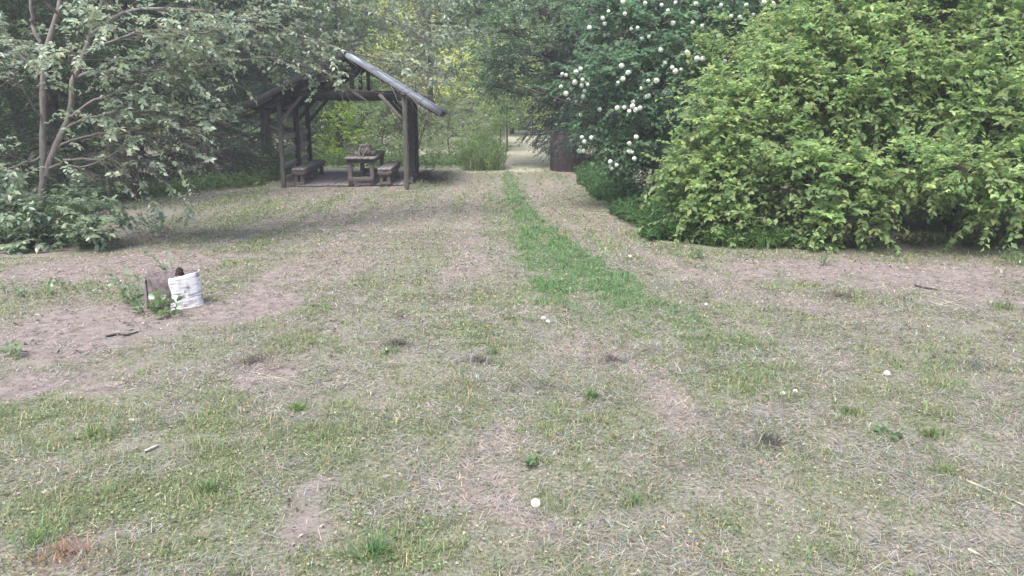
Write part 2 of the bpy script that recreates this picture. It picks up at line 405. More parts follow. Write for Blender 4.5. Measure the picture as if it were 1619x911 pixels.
# ------------------------------------------------------------------ grass (nobody could count it)
def in_view(x, y):
    return np.abs(x) < .80 * y + 3.0
def inside_hedges(x, y):
    right = (x > 1.95 + .25 * (vnoise(y * .8, x * 0, 7) - .5)) & (y > np.where(x < 2.6, 10.9 - (x - 1.9) * 1.2, 10.0 - .05 * (x - 2.6)))
    left = (x < -5.55 - .1 * (y - 9)) & (y > 9.4) & (y < 15)
    pav = (x > -6.5) & (x < -2.7) & (y > 20.4) & (y < 25.5)
    return right | left | pav
def blades(rng, T, x, y, length, width, lean, col, bend=.5, zoff=0.):
    n = len(x)
    az = rng.uniform(0, 2 * math.pi, n); h = np.stack([np.cos(az), np.sin(az), np.zeros(n)], 1); s = np.stack([-np.sin(az), np.cos(az), np.zeros(n)], 1)
    lean = np.broadcast_to(lean, (n,)); l = length[:, None]
    b = np.stack([x, y, terrain(x, y) + zoff], 1)
    d1 = nrm(h * np.sin(lean)[:, None] + UP * np.cos(lean)[:, None])
    l2 = np.minimum(lean + bend * rng.random(n), 1.62)
    d2 = nrm(h * np.sin(l2)[:, None] + UP * np.cos(l2)[:, None])
    w = width[:, None] * .5
    m = b + d1 * l * .5
    V = np.stack([b - s * w, b + s * w, m + s * w * .8, m - s * w * .8, m + d2 * l * .5], 1).reshape(-1, 3)
    F = np.array([[0, 1, 2], [0, 2, 3], [3, 2, 4]])
    T.add(V, (F[None] + (np.arange(n) * 5)[:, None, None]).reshape(-1, 3), np.repeat(col, 5, 0))
def scatter(rng, bands):
    xs, ys, sc = [], [], []
    for y0, y1, d in bands:
        w = .80 * y1 + 3.0; n = int((y1 - y0) * 2 * w * d)
        x = rng.uniform(-w, w, n); y = rng.uniform(y0, y1, n); k = in_view(x, y) & ~inside_hedges(x, y) & ((np.abs(x) < .72 * y + .5) | (rng.random(n) < .55))
        xs.append(x[k]); ys.append(y[k])
    return np.concatenate(xs), np.concatenate(ys)
rg = rng_of(1)
gx_, gy_ = scatter(rg, [(1.9, 3.2, 13000), (3.2, 5, 10000), (5, 8, 6000), (8, 12, 3000), (12, 18, 1100), (18, 27, 400)])
g_, d_, t_, s_, f_ = masks(gx_, gy_)
clump = fbm(gx_ * 5.5, gy_ * 5.5, 77, 3)
keep = rg.random(len(gx_)) < np.clip(g_ * .9 + .10, 0, 1) * (1 - .9 * d_) * smooth(.25, .6, clump + .25 * g_ + .3 * s_)
gx_, gy_, g_, s_ = gx_[keep], gy_[keep], g_[keep], s_[keep]
n = len(gx_)
lf = np.clip(gy_ / 5, .7, 4)
c = leafcol(rg, n, (.155, .205, .09), .3, (.20, .23, .13), .4)
ms = rg.random(n) < s_ * 1.1; c[ms] = leafcol(rg, int(ms.sum()), (.112, .195, .08), .26)
dead = (rg.random(n) < .22) & ~ms; c[dead] = leafcol(rg, int(dead.sum()), (.30, .27, .19), .2)
TG = Tri()
blades(rg, TG, gx_, gy_, rg.uniform(.015, .042, n) * (.75 + .5 * g_) * (.6 + 1.1 * smooth(.35, .75, fbm(gx_ * 9, gy_ * 8, 78, 2))) * np.clip(gy_ / 7, 1, 1.5), rg.uniform(.0018, .0038, n) * np.clip(gy_ / 3, 1, 6), rg.uniform(.3, 1.45, n), c, .9)
k = rg.choice(n, n // 5, replace=False); m = len(k)
leaves(TG, np.stack([gx_[k], gy_[k], terrain(gx_[k], gy_[k]) + rg.uniform(.003, .02, m)], 1), rg.normal(size=(m, 3)) * [1, 1, .25], UP + rg.normal(0, .35, (m, 3)), rg.uniform(.008, .022, m) * np.clip(gy_[k] / 5, 1, 4), rg.uniform(.006, .014, m) * np.clip(gy_[k] / 5, 1, 4), c[k] * 1.1, 1)
tag(TG.build('grass', M_blade), 'short mown green grass growing patchily across the clearing', 'grass', kind='stuff')
print('grass', n)
sx, sy = scatter(rg, [(1.9, 3.2, 7000), (3.2, 5, 5000), (5, 8, 2900), (8, 12, 1300), (12, 20, 420)])
g_, d_, t_, s_, f_ = masks(sx, sy)
cl = fbm(sx * 3.0, sy * 3.0, 91, 3)
keep = rg.random(len(sx)) < (1 - .9 * s_) * (1 - .72 * d_) * smooth(.3, .62, cl + .2 * t_) * .95
sx, sy = sx[keep], sy[keep]; n = len(sx)
c = leafcol(rg, n, (.375, .35, .315), .28, (.24, .235, .205), .45)
dkn = fbm(sx * 5, sy * 4, 93, 3); dk = (rg.random(n) < .06) | ((dkn > .70) & (rg.random(n) < .5)); c[dk] = leafcol(rg, int(dk.sum()), (.12, .12, .095), .25)
TS = Tri()
blades(rg, TS, sx, sy, rg.uniform(.025, .09, n) * np.clip(sy / 8, 1, 1.5), rg.uniform(.0016, .003, n) * np.clip(sy / 3, 1, 5), rg.uniform(1.25, 1.6, n), c, .3, zoff=.008)
tag(TS.build('dry_grass', M_blade), 'pale dry grass clippings lying flat over the clearing', 'dry grass', kind='stuff')
# dark crumbs of cut grass left in the mowing lines
TCr = Tri(); cx, cy = scatter(rg, [(5, 9, 14), (9, 14, 12), (14, 24, 8)]); g_, d_, t_, s_, f_ = masks(cx, cy)
kk = rg.random(len(cx)) < smooth(.42, .62, fbm(cx * 2.4, cy * .5, 95, 3)) * (1 - .8 * s_); cx, cy = cx[kk], cy[kk]; m = len(cx)
for _ in range(5):
    ox, oy = cx + rg.normal(0, .022, m), cy + rg.normal(0, .022, m)
    leaves(TCr, np.stack([ox, oy, terrain(ox, oy) + rg.uniform(.004, .03, m)], 1), rg.normal(size=(m, 3)) * [1, 1, .4], UP + rg.normal(0, .7, (m, 3)), rg.uniform(.02, .055, m), rg.uniform(.006, .016, m), leafcol(rg, m, (.10, .10, .075), .35), 1)
tag(TCr.build('cut_grass', M_blade), 'small dark crumbs of cut grass lying along the mowing lines', 'cut grass', kind='stuff')
# leaf litter: chips, petals, crumbs
lx, ly = scatter(rg, [(1.9, 5, 300), (5, 12, 190), (12, 24, 30)])
g_, d_, t_, s_, f_ = masks(lx, ly); keep = rg.random(len(lx)) < .08 + .9 * d_; lx, ly = lx[keep], ly[keep]; n = len(lx)
TLt = Tri(); P = np.stack([lx, ly, terrain(lx, ly) + .012], 1)
c = leafcol(rg, n, (.42, .36, .3), .25, (.10, .075, .06), .62)
leaves(TLt, P, rg.normal(size=(n, 3)) * [1, 1, .15], UP + rg.normal(0, .3, (n, 3)), rg.uniform(.01, .032, n) * np.clip(ly / 7, 1, 2), rg.uniform(.005, .016, n) * np.clip(ly / 7, 1, 2), c, 1, .2, .1)
tag(TLt.build('leaf_litter', M_blade), 'small pale chips and dead leaf scraps strewn on the bare soil', 'litter', kind='stuff')

# ------------------------------------------------------------------ picnic shelter
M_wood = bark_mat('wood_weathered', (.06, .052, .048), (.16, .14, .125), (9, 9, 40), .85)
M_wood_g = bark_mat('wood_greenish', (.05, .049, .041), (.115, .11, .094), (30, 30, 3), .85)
M_wood_d = bark_mat('wood_dark', (.018, .0165, .0165), (.045, .041, .04), (20, 20, 5), .85)  # timbers under the roof: less weathered, with its shade put into the colour
M_board = bark_mat('board_grey', (.125, .113, .108), (.28, .255, .242), (30, 3, 30), .85)
M_metal = plain_mat('roof_metal', (.20, .225, .26), .5, .3, .5, .12, 3)
M_side = bark_mat('side_board_grey', (.26, .25, .245), (.46, .44, .43), (30, 3, 30), .85)

def beam(T, p0, p1, w, h, up=UP, ch=.006, rng=None):
    """squared timber with chamfered arrises from p0 to p1; w across, h along up"""
    p0 = np.asarray(p0, float); p1 = np.asarray(p1, float); ax = nrm(p1 - p0)
    s = nrm(np.cross(ax, up)); u = np.cross(s, ax)
    a, b = w / 2, h / 2
    prof = [(-a + ch, -b), (a - ch, -b), (a, -b + ch), (a, b - ch), (a - ch, b), (-a + ch, b), (-a, b - ch), (-a, -b + ch)]
    k = 7; V = []
    for i in range(k):
        c = p0 + (p1 - p0) * i / (k - 1)
        if rng is not None and 0 < i < k - 1: c = c + s * rng.normal(0, .0025) + u * rng.normal(0, .0025)
        V += [c + s * x + u * y for x, y in prof]
    F = []
    for i in range(k - 1):
        for j in range(8):
            a_, b_ = i * 8 + j, i * 8 + (j + 1) % 8
            F += [(a_, b_, b_ + 8), (a_, b_ + 8, a_ + 8)]
    for j in range(1, 7): F += [(0, j + 1, j), ((k - 1) * 8, (k - 1) * 8 + j, (k - 1) * 8 + j + 1)]
    T.add(V, F, (1, 1, 1))
def part(T, name, mat, root, sm=False):
    return T.build(name, mat, root, sm, origin=np.array(root.location) if root is not None else None)

rp = rng_of(5)
FL, FR = gp(449, 297), gp(643.5, 300)
YB = FL[1] * 1.155
BL, BR = at(491, 270, YB), at(659.5, 277, YB)
for p in (BL, BR): p[2] = float(terrain(p[0], p[1]))
MLp, MRp = FL * .52 + BL * .48, FR * .5 + BR * .5
ML = np.array([at(473, 280, MLp[1])[0], MLp[1], float(terrain(*MLp[:2]))]); MR = np.array([at(651.5, 284, MRp[1])[0], MRp[1], float(terrain(*MRp[:2]))])
ZB = at(449, 153, FL[1])[2]                                  # underside of the tie beams
root = empty('picnic_shelter', ((FL[0] + FR[0]) / 2, FL[1], 0), 'open timber picnic shelter with gabled corrugated metal roof at the edge of the trees', 'shelter')
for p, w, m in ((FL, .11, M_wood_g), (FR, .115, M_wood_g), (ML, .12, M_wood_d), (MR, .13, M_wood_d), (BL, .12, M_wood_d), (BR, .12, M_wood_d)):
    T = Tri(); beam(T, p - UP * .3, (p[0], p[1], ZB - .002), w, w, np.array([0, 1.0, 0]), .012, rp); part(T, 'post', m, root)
Yr0 = FL[1] - .55
EL, RG, ER = at(385, 168, Yr0), at(547, 79, Yr0), at(697, 173, Yr0)
axv = nrm(np.array([(BL[0] + BR[0] - FL[0] - FR[0]) / 2, (BL[1] + BR[1] - FL[1] - FR[1]) / 2, 0])); RL = 4.35
def roof_z(x):                                                # underside of the sheets above a point of the front plane
    if x < RG[0]: return RG[2] + (EL[2] - RG[2]) * (RG[0] - x) / (RG[0] - EL[0])
    return RG[2] + (ER[2] - RG[2]) * (x - RG[0]) / (ER[0] - RG[0])
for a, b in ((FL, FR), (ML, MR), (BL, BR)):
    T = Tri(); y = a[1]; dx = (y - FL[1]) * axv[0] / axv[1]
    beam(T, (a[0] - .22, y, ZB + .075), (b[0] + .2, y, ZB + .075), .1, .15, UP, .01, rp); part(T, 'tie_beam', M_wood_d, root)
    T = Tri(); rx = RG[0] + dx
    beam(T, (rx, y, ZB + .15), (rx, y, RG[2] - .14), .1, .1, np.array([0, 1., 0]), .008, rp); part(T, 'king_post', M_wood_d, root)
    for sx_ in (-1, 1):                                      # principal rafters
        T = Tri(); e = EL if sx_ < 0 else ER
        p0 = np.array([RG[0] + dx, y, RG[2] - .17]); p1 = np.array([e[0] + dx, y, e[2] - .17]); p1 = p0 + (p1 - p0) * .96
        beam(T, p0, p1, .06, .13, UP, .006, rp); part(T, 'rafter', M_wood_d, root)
for p, sgn in ((FL, 1), (FR, -1), (ML, 1), (MR, -1), (BL, 1), (BR, -1)):
    T = Tri(); beam(T, (p[0] + sgn * .05, p[1] - .03, ZB - .62), (p[0] + sgn * .62, p[1] - .03, ZB + .02), .045, .08, UP, .005, rp)
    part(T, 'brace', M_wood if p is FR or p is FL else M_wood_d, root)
for a, b in ((FL, BL), (FR, BR)):                            # wall plates
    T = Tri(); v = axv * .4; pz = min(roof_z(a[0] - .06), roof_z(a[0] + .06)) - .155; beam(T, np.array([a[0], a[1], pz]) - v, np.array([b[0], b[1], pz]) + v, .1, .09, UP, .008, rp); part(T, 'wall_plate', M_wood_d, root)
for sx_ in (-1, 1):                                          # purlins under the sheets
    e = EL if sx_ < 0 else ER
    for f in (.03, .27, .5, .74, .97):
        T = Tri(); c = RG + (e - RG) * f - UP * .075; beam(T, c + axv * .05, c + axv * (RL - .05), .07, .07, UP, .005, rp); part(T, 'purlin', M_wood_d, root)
def sheet(e):
    T = Tri(); pitch = .19; nu = int(RL / pitch * 8) + 1; nv = 5
    u = np.linspace(0, RL, nu); prof = np.clip(1.7 * np.sin(u / pitch * 2 * math.pi), -1, 1) * .021
    sl = e - RG; nn = nrm(np.cross(axv, sl)); nn = nn if nn[2] > 0 else -nn
    V = []
    for th in (.0, -.006):
        for t in np.linspace(-.012, 1.02, nv):
            V.append(RG + sl * t + axv[None] * u[:, None] + nn * (prof[:, None] + th))
    V = np.concatenate(V); F = []
    for L_ in range(2):
        for i in range(nv - 1):
            a = L_ * nv * nu + i * nu + np.arange(nu - 1); F.append(np.stack([a, a + 1, a + nu + 1], 1)); F.append(np.stack([a, a + nu + 1, a + nu], 1))
    for i in (0, nv - 1):
        a = i * nu + np.arange(nu - 1); b = a + nv * nu; F.append(np.stack([a, a + 1, b + 1], 1)); F.append(np.stack([a, b + 1, b], 1))
    T.add(V, np.concatenate(F), (1, 1, 1)); return T, nn
for e in (EL, ER):
    T, nn = sheet(e); part(T, 'roof_sheet', M_metal, root)
    T = Tri(); dz = .05 if e is EL else .10; c0 = RG - UP * dz - axv * .03; c1 = e - UP * dz - axv * .03
    beam(T, c0, c1, .025, 0.15 if e is EL else .145, UP, .004, rp); part(T, 'barge_board', M_metal if e is ER else M_wood_d, root)
T = Tri()
for f0, sgn in ((EL, 1), (ER, 1)):
    sl = nrm(f0 - RG); nn = nrm(np.cross(axv, sl)); nn = nn if nn[2] > 0 else -nn
    o = RG + nn * .035 - axv * .03
    V = [o, o + axv * (RL + .06), o + axv * (RL + .06) + sl * .16, o + sl * .16]; V = V + [v - nn * .004 for v in V]
    T.add(V, [(0, 1, 2), (0, 2, 3), (4, 6, 5), (4, 7, 6), (0, 3, 7), (0, 7, 4), (1, 5, 6), (1, 6, 2), (2, 6, 7), (2, 7, 3)], (1, 1, 1))
part(T, 'ridge_cap', M_metal, root)
for z0, h in ((1.30, .14), (.93, .14), (.56, .14), (.2, .13)):  # side rails between the left posts
    for a, b in ((FL, ML), (ML, BL)):
        T = Tri(); p0 = a + UP * z0; p1 = b + UP * z0; d = nrm(p1 - p0)
        beam(T, p0 + d * .065 + (-.02, 0, 0), p1 - d * .065 + (-.02, 0, 0), .03, h, UP, .004, rp); part(T, 'side_board', M_side, root)

# plank floor of the shelter
slope = math.atan2(float(terrain(-4.5, 24.2) - terrain(-4.5, 20.9)), 3.3)
T = Tri(); x0, x1 = FL[0] + .12, FR[0] - .1; y0 = FL[1] + .18; y1 = BL[1] + .1
for i in range(22):
    a = x0 + (x1 - x0) * i / 22; b = x0 + (x1 - x0) * (i + 1) / 22 - .012; c = (a + b) / 2
    ys, ye = y0 + rp.uniform(-.08, .08), y1 + rp.uniform(-.1, .1)
    beam(T, (c, ys, float(terrain(c, ys)) + .03), (c - .12, ye, float(terrain(c, ye)) + .03), b - a, .05, UP, .004, rp)
M_plank = bark_mat('plank_purplish', (.13, .115, .115), (.25, .225, .225), (25, 2, 25), .9)
tag(T.build('plank_floor', M_plank, origin=np.array([(x0 + x1) / 2, y0, 0])), 'weathered grey plank floor lying under the picnic shelter roof', 'floor')

def lpart(T, name, mat, root): return T.build(name, mat, root)
# picnic table (local: x across, y along, z up)
c = (at(546, 253, 20.55) + at(592.5, 254, 20.55)) / 2
tz = float(terrain(c[0], 20.6)) + .045
table = empty('picnic_table', (c[0] + .0, 20.55, tz), 'heavy weathered wooden table standing under the shelter with a backpack on it', 'table', tilt=slope)
table.rotation_euler = (slope, 0, math.radians(1.5))
TLn, TW_ = 2.2, .80
T = Tri()
for i in range(5):
    x = -TW_ / 2 + (i + .5) * TW_ / 5; beam(T, (x, -.02 + rp.uniform(-.015, .015), .715), (x, TLn + rp.uniform(-.02, .02), .715), TW_ / 5 - .006, .045, UP, .004, rp)
lpart(T, 'table_top', M_board, table)
for (x, y) in ((-.29, .12), (.29, .12), (-.29, TLn - .15), (.29, TLn - .15)):
    T = Tri(); beam(T, (x, y, -.02), (x, y, .60), .11, .11, np.array([0, 1., 0]), .008, rp); lpart(T, 'leg', M_wood, table)
for (a, b) in (((-.36, .045, .645), (.36, .045, .645)), ((-.36, TLn - .06, .645), (.36, TLn - .06, .645)), ((-.355, .06, .645), (-.355, TLn - .07, .645)), ((.355, .06, .645), (.355, TLn - .07, .645))):
    T = Tri(); beam(T, a, b, .03, .095, UP, .004, rp); lpart(T, 'apron', M_wood_d if a[1] == b[1] else M_wood, table)
for y in (.05, TLn - .08):
    T = Tri(); beam(T, (-.35, y, .16), (.35, y, .16), .04, .13, UP, .005, rp); lpart(T, 'stretcher', M_wood, table)

def bench(u0, u1, v, Y, ln, label, npair, rz):
    a = (at(u0, v, Y) + at(u1, v, Y)) / 2; w = (u1 - u0) / FOC * Y
    b = empty('bench', (a[0], Y, float(terrain(a[0], Y + .2)) + .03), label, 'bench', 'wooden benches in the picnic shelter')
    b.rotation_euler = (slope, 0, rz)
    T = Tri()
    for i in range(3):
        x = -w / 2 + (i + .5) * w / 3; beam(T, (x, rp.uniform(-.01, .01), .425), (x, ln, .425), w / 3 - .005, .05, UP, .004, rp)
    lpart(T, 'seat', M_board, b)
    for x in (-w / 2 + .02, w / 2 - .02):
        T = Tri(); beam(T, (x, .0, .335), (x, ln, .335), .035, .125, UP, .004, rp); lpart(T, 'apron', M_wood, b)
    for y in (.03, ln - .03):
        T = Tri(); beam(T, (-w / 2 + .04, y, .335), (w / 2 - .04, y, .335), .035, .125, UP, .004, rp); lpart(T, 'end_board', M_wood, b)
    for i in range(npair):
        y = .12 + (ln - .3) * i / (npair - 1)
        for x in (-w / 2 + .085, w / 2 - .085):
            T = Tri(); beam(T, (x, y, -.03), (x, y, .395), .1, .11, np.array([0, 1., 0]), .008, rp); lpart(T, 'leg', M_wood, b)
        T = Tri(); beam(T, (-w / 2 + .03, y + .01, .045), (w / 2 - .03, y + .01, .045), .16, .09, UP, .008, rp); lpart(T, 'foot_block', M_wood, b)
bench(461.6, 480.7, 268.5, 20.65, 2.5, 'long wooden bench on the side with the boarded rails', 3, math.radians(.5))
bench(597, 618.5, 270.5, 20.45, 1.95, 'shorter wooden bench pushed up beside the table', 3, math.radians(1.0))

# backpack on the table
M_pack = plain_mat('pack_cloth', (.13, .105, .095), .85, 0, .2, .35, 18)
M_pack2 = plain_mat('pack_cloth_pale', (.22, .19, .175), .85, 0, .2, .3, 25)
bp = at(577, 240, 21.05)
pk = empty('backpack', (bp[0], 21.15, tz + .74 + .55 * math.sin(slope)), 'slumped brown backpack with loose straps lying on the table', 'backpack')
def lump(T, c, r, seed, flat=.0, pw=2.6, wr=.09, col=(1, 1, 1)):
    rr = rng_of(seed); nu, nv = 28, 16
    th = np.linspace(0, 2 * math.pi, nu, endpoint=False); ph = np.linspace(-math.pi / 2, math.pi / 2, nv)
    TH, PH = np.meshgrid(th, ph)
    sg = lambda x, p: np.sign(x) * np.abs(x) ** (2 / p)
    k = 1 + wr * (fbm(TH * 2.2 / 1 + seed, PH * 3.2, seed, 3) - .5) * 2 * np.cos(PH)
    k = k * (1 + wr * .6 * np.sin(PH * 9 + 2 * np.sin(TH * 2)))
    V = np.stack([sg(np.cos(PH), pw) * sg(np.cos(TH), pw) * r[0] * k, sg(np.cos(PH), pw) * sg(np.sin(TH), pw) * r[1] * k, sg(np.sin(PH), pw) * r[2] * k], -1).reshape(-1, 3)
    V[:, 2] = np.maximum(V[:, 2], -r[2] * (1 - flat)); V = V + c
    F = []
    for i in range(nv - 1):
        for j in range(nu):
            a, b = i * nu + j, i * nu + (j + 1) % nu; F += [(a, b, b + nu), (a, b + nu, a + nu)]
    T.add(V, F, col)
T = Tri(); lump(T, (0, 0, .145), (.2, .2, .15), 3); o = T.build('pack_body', M_pack, pk, True)
T = Tri(); lump(T, (.03, -.19, .11), (.14, .05, .09), 4); T.build('front_pocket', M_pack, pk, True)
T = Tri(); lump(T, (-.01, -.03, .27), (.16, .17, .04), 5); T.build('top_flap', M_pack2, pk, True)
T = Tri(); lump(T, (.19, -.06, .07), (.11, .1, .065), 6); T.build('side_pocket', M_pack, pk, True)
T = Tri(); lump(T, (-.235, -.05, .055), (.07, .07, .055), 7); T.build('side_pocket', M_pack2, pk, True)
def strap(pts, w=.035):
    T = Tri(); q = resample(pts, 14); t = nrm(np.gradient(q, axis=0)); s = nrm(np.cross(t, UP)); n_ = np.cross(s, t)
    V = np.stack([q - s * w / 2, q + s * w / 2, q + s * w / 2 + n_ * .008, q - s * w / 2 + n_ * .008], 1).reshape(-1, 3); F = []
    for i in range(13):
        for j in range(4): a, b = i * 4 + j, i * 4 + (j + 1) % 4; F += [(a, b, b + 4), (a, b + 4, a + 4)]
    T.add(V, F, (1, 1, 1)); T.build('strap', M_pack2, pk)
strap([(-.1, -.14, .26), (-.13, -.25, .14), (-.12, -.3, .02), (-.05, -.42, .008), (-.1, -.5, .007)])
strap([(.08, -.16, .24), (.05, -.27, .12), (-.02, -.33, .012), (.04, -.4, .008), (-.02, -.47, .008)])
strap([(-.05, .02, .31), (0, -.02, .35), (.06, -.03, .31)], .025)

# heap of leaf litter and sticks by the back right posts
hp = gp(672, 286)
T = Tri(); rh = rng_of(12)
n = 500; a = rh.uniform(0, 2 * math.pi, n); r = np.abs(rh.normal(0, .3, n)); x = hp[0] + r * np.cos(a) * 1.2; y = hp[1] + r * np.sin(a)
z = terrain(x, y) + np.maximum(0, .26 * np.exp(-(r / .33) ** 2)) * rh.uniform(.3, 1, n)
leaves(T, np.stack([x, y, z], 1), rh.normal(size=(n, 3)) * [1, 1, .4], UP + rh.normal(0, .6, (n, 3)), rh.uniform(.05, .11, n), rh.uniform(.03, .06, n), leafcol(rh, n, (.07, .055, .045), .35), 1)
q0 = np.stack([x, y, z], 1)[:60]; d = nrm(rh.normal(size=(60, 3)) * [1, 1, .3])
tubes(T, q0[:, None] + d[:, None] * np.array([-.2, 0, .2])[None, :, None] * rh.uniform(.5, 1.4, (60, 1, 1)) + UP * .03, np.ones((60, 3)) * .008, 4, (.06, .05, .045))
tag(T.build('litter_heap', M_blade, origin=hp), 'low dark heap of dead leaves and sticks behind the shelter post', 'litter heap')
st = gp(651.5, 291)
T = Tri(); beam(T, st - UP * .1, st + UP * .19, .07, .07, np.array([0, 1., 0]), .012, rp); 
tag(T.build('stake', M_wood, origin=st), 'stubby grey wooden stake at the foot of the front right shelter post', 'stake')

# ------------------------------------------------------------------ birch stump
M_birch, n_, l_ = nmat('birch_bark')
out = n_.new('ShaderNodeOutputMaterial'); p = n_.new('ShaderNodeBsdfPrincipled'); p.inputs['Roughness'].default_value = .75
tc = n_.new('ShaderNodeTexCoord'); mp = n_.new('ShaderNodeMapping'); mp.inputs['Scale'].default_value = (3, 3, 34)
no = n_.new('ShaderNodeTexNoise'); no.inputs['Scale'].default_value = 2.2; no.inputs['Detail'].default_value = 6
no2 = n_.new('ShaderNodeTexNoise'); no2.inputs['Scale'].default_value = 9; no2.inputs['Detail'].default_value = 5
r1 = n_.new('ShaderNodeValToRGB'); r1.color_ramp.elements[0].position = .36; r1.color_ramp.elements[1].position = .5; r1.color_ramp.elements[0].color = (.30, .28, .285, 1); r1.color_ramp.elements[1].color = (.78, .76, .77, 1)
r2 = n_.new('ShaderNodeValToRGB'); r2.color_ramp.elements[0].position = .57; r2.color_ramp.elements[1].position = .67; r2.color_ramp.elements[0].color = (1, 1, 1, 1); r2.color_ramp.elements[1].color = (.3, .26, .26, 1)
mx = n_.new('ShaderNodeMix'); mx.data_type = 'RGBA'; mx.blend_type = 'MULTIPLY'; mx.inputs[0].default_value = 1
bu = n_.new('ShaderNodeBump'); bu.inputs['Strength'].default_value = .4; bu.inputs['Distance'].default_value = .01
l_.new(tc.outputs['Object'], mp.inputs[0]); l_.new(mp.outputs[0], no.inputs['Vector']); l_.new(tc.outputs['Object'], no2.inputs['Vector']); l_.new(no.outputs[0], r1.inputs[0]); l_.new(no2.outputs[0], r2.inputs[0])
l_.new(r1.outputs[0], mx.inputs[6]); l_.new(r2.outputs[0], mx.inputs[7]); l_.new(mx.outputs[2], p.inputs['Base Color']); l_.new(no.outputs[0], bu.inputs['Height']); l_.new(bu.outputs[0], p.inputs['Normal']); l_.new(p.outputs[0], out.inputs[0])
M_rot = bark_mat('stump_rot', (.06, .05, .05), (.20, .17, .168), (14, 14, 14), .95)
sp_ = gp(274, 490); SR = 40 / FOC * (sp_[1] + .3)
sp_[0] *= (sp_[1] + SR * .9) / sp_[1]; sp_[1] += SR * .9; sp_[2] = float(terrain(*sp_[:2]))
stump = empty('birch_stump', sp_, 'short rotten birch stump with white peeling bark on one side, on bare soil', 'stump')
SH = .29
def stump_r(th, z):
    return SR * (1.0 + .10 * (fbm(np.cos(th) * 1.6 + 5, np.sin(th) * 1.6 + 5, 9, 3) - .5) * 2 + .05 * np.sin(3 * th + .6) + .04 * (1 - z / SH) ** 3 - .02 * z / SH)
T = Tri(); nu, nv = 72, 12; th = np.linspace(0, 2 * math.pi, nu, endpoint=False); V = []
toph = lambda t: SH + .014 * np.sin(t * 2 + 1) + .012 * np.cos(t + .5)
topz = toph(th) + .012 * (fbm(th * 3, th * 0, 4, 3) - .5)
for k in range(nv):
    f = k / (nv - 1); z = -.06 + (topz + .06) * f; r = stump_r(th, z) * (.965 + .04 * (fbm(th * 7, z * 14, 6, 3) - .5)); V.append(np.stack([r * np.cos(th), r * np.sin(th), z], 1))
for f, dz in ((.9, .004), (.7, -.012), (.45, -.03), (.15, -.03)):
    r = stump_r(th, SH) * f; z = topz * .3 + SH * .7 + dz + .05 * (fbm(np.cos(th) * f * 6, np.sin(th) * f * 6, 8, 3) - .5); V.append(np.stack([r * np.cos(th), r * np.sin(th), z], 1))
V = np.concatenate(V); F = []; nr = nv + 4
for i in range(nr - 1):
    for j in range(nu): a, b = i * nu + j, i * nu + (j + 1) % nu; F += [(a, b, b + nu), (a, b + nu, a + nu)]
F += [((nr - 1) * nu, (nr - 1) * nu + j, (nr - 1) * nu + j + 1) for j in range(1, nu - 1)]
T.add(V, F, (1, 1, 1)); T.build('stump_body', M_rot, stump, True)
T = Tri(); na, nz = 46, 14; V = []                            # a curled sheet of white bark, 9 mm thick
A0, A1 = math.radians(-68), math.radians(22)
for off in (.013, .004):
    for k in range(nz):
        f = k / (nz - 1)
        ths = np.linspace(A0 - .04 * math.sin(f * 9), A1, na); e = .03 * (fbm(ths * 5, ths * 0 + 2, 3, 3) - .5)
        tz_ = toph(ths) + .003 + e * .25
        z = -.03 + (tz_ + .03) * f; r = stump_r(ths, z) + off; V.append(np.stack([r * np.cos(ths), r * np.sin(ths), z], 1))
V = np.concatenate(V); F = []; h = na * nz
for i in range(nz - 1):
    for j in range(na - 1):
        a = i * na + j; F += [(a, a + 1, a + 1 + na), (a, a + 1 + na, a + na), (h + a, h + a + 1 + na, h + a + 1), (h + a, h + a + na, h + a + 1 + na)]
for i in range(nz - 1):
    for j in (0, na - 1): a = i * na + j; F += [(a, a + na, h + a + na), (a, h + a + na, h + a)]
for j in range(na - 1):
    for i in (0, nz - 1): a = i * na + j; F += [(a, a + 1, h + a + 1), (a, h + a + 1, h + a)]
T.add(V, F, (1, 1, 1)); T.build('white_bark', M_birch, stump, True)
T = Tri(); na = 14; V = []                                    # a strip of grey bark still on the left
for off in (.008, .002):
    for k in range(8):
        f = k / 7; ths = np.linspace(math.radians(186), math.radians(228) + .1 * math.sin(f * 6), na); z = -.02 + (SH + .0) * f * np.ones(na); r = stump_r(ths, z) + off
        V.append(np.stack([r * np.cos(ths), r * np.sin(ths), z], 1))
V = np.concatenate(V); F = []; h = na * 8
for i in range(7):
    for j in range(na - 1): a = i * na + j; F += [(a, a + 1, a + 1 + na), (a, a + 1 + na, a + na), (h + a, h + a + 1 + na, h + a + 1), (h + a, h + a + na, h + a + 1 + na)]
    for j in (0, na - 1): a = i * na + j; F += [(a, a + na, h + a + na), (a, h + a + na, h + a)]
for j in range(na - 1):
    for i in (0, 7): a = i * na + j; F += [(a, a + 1, h + a + 1), (a, h + a + 1, h + a)]
T.add(V, F, (1, 1, 1)); T.build('grey_bark', bark_mat('bark_grey', (.11, .10, .10), (.25, .23, .23), (6, 6, 40)), stump, True)
T = Tri(); lump(T, (SR * .42, -SR * .05, SH), (.035, .03, .06), 21, 0, 2.4, .2); T.build('rotten_core', bark_mat('rot_dark', (.015, .01, .01), (.05, .035, .03)), stump, True)

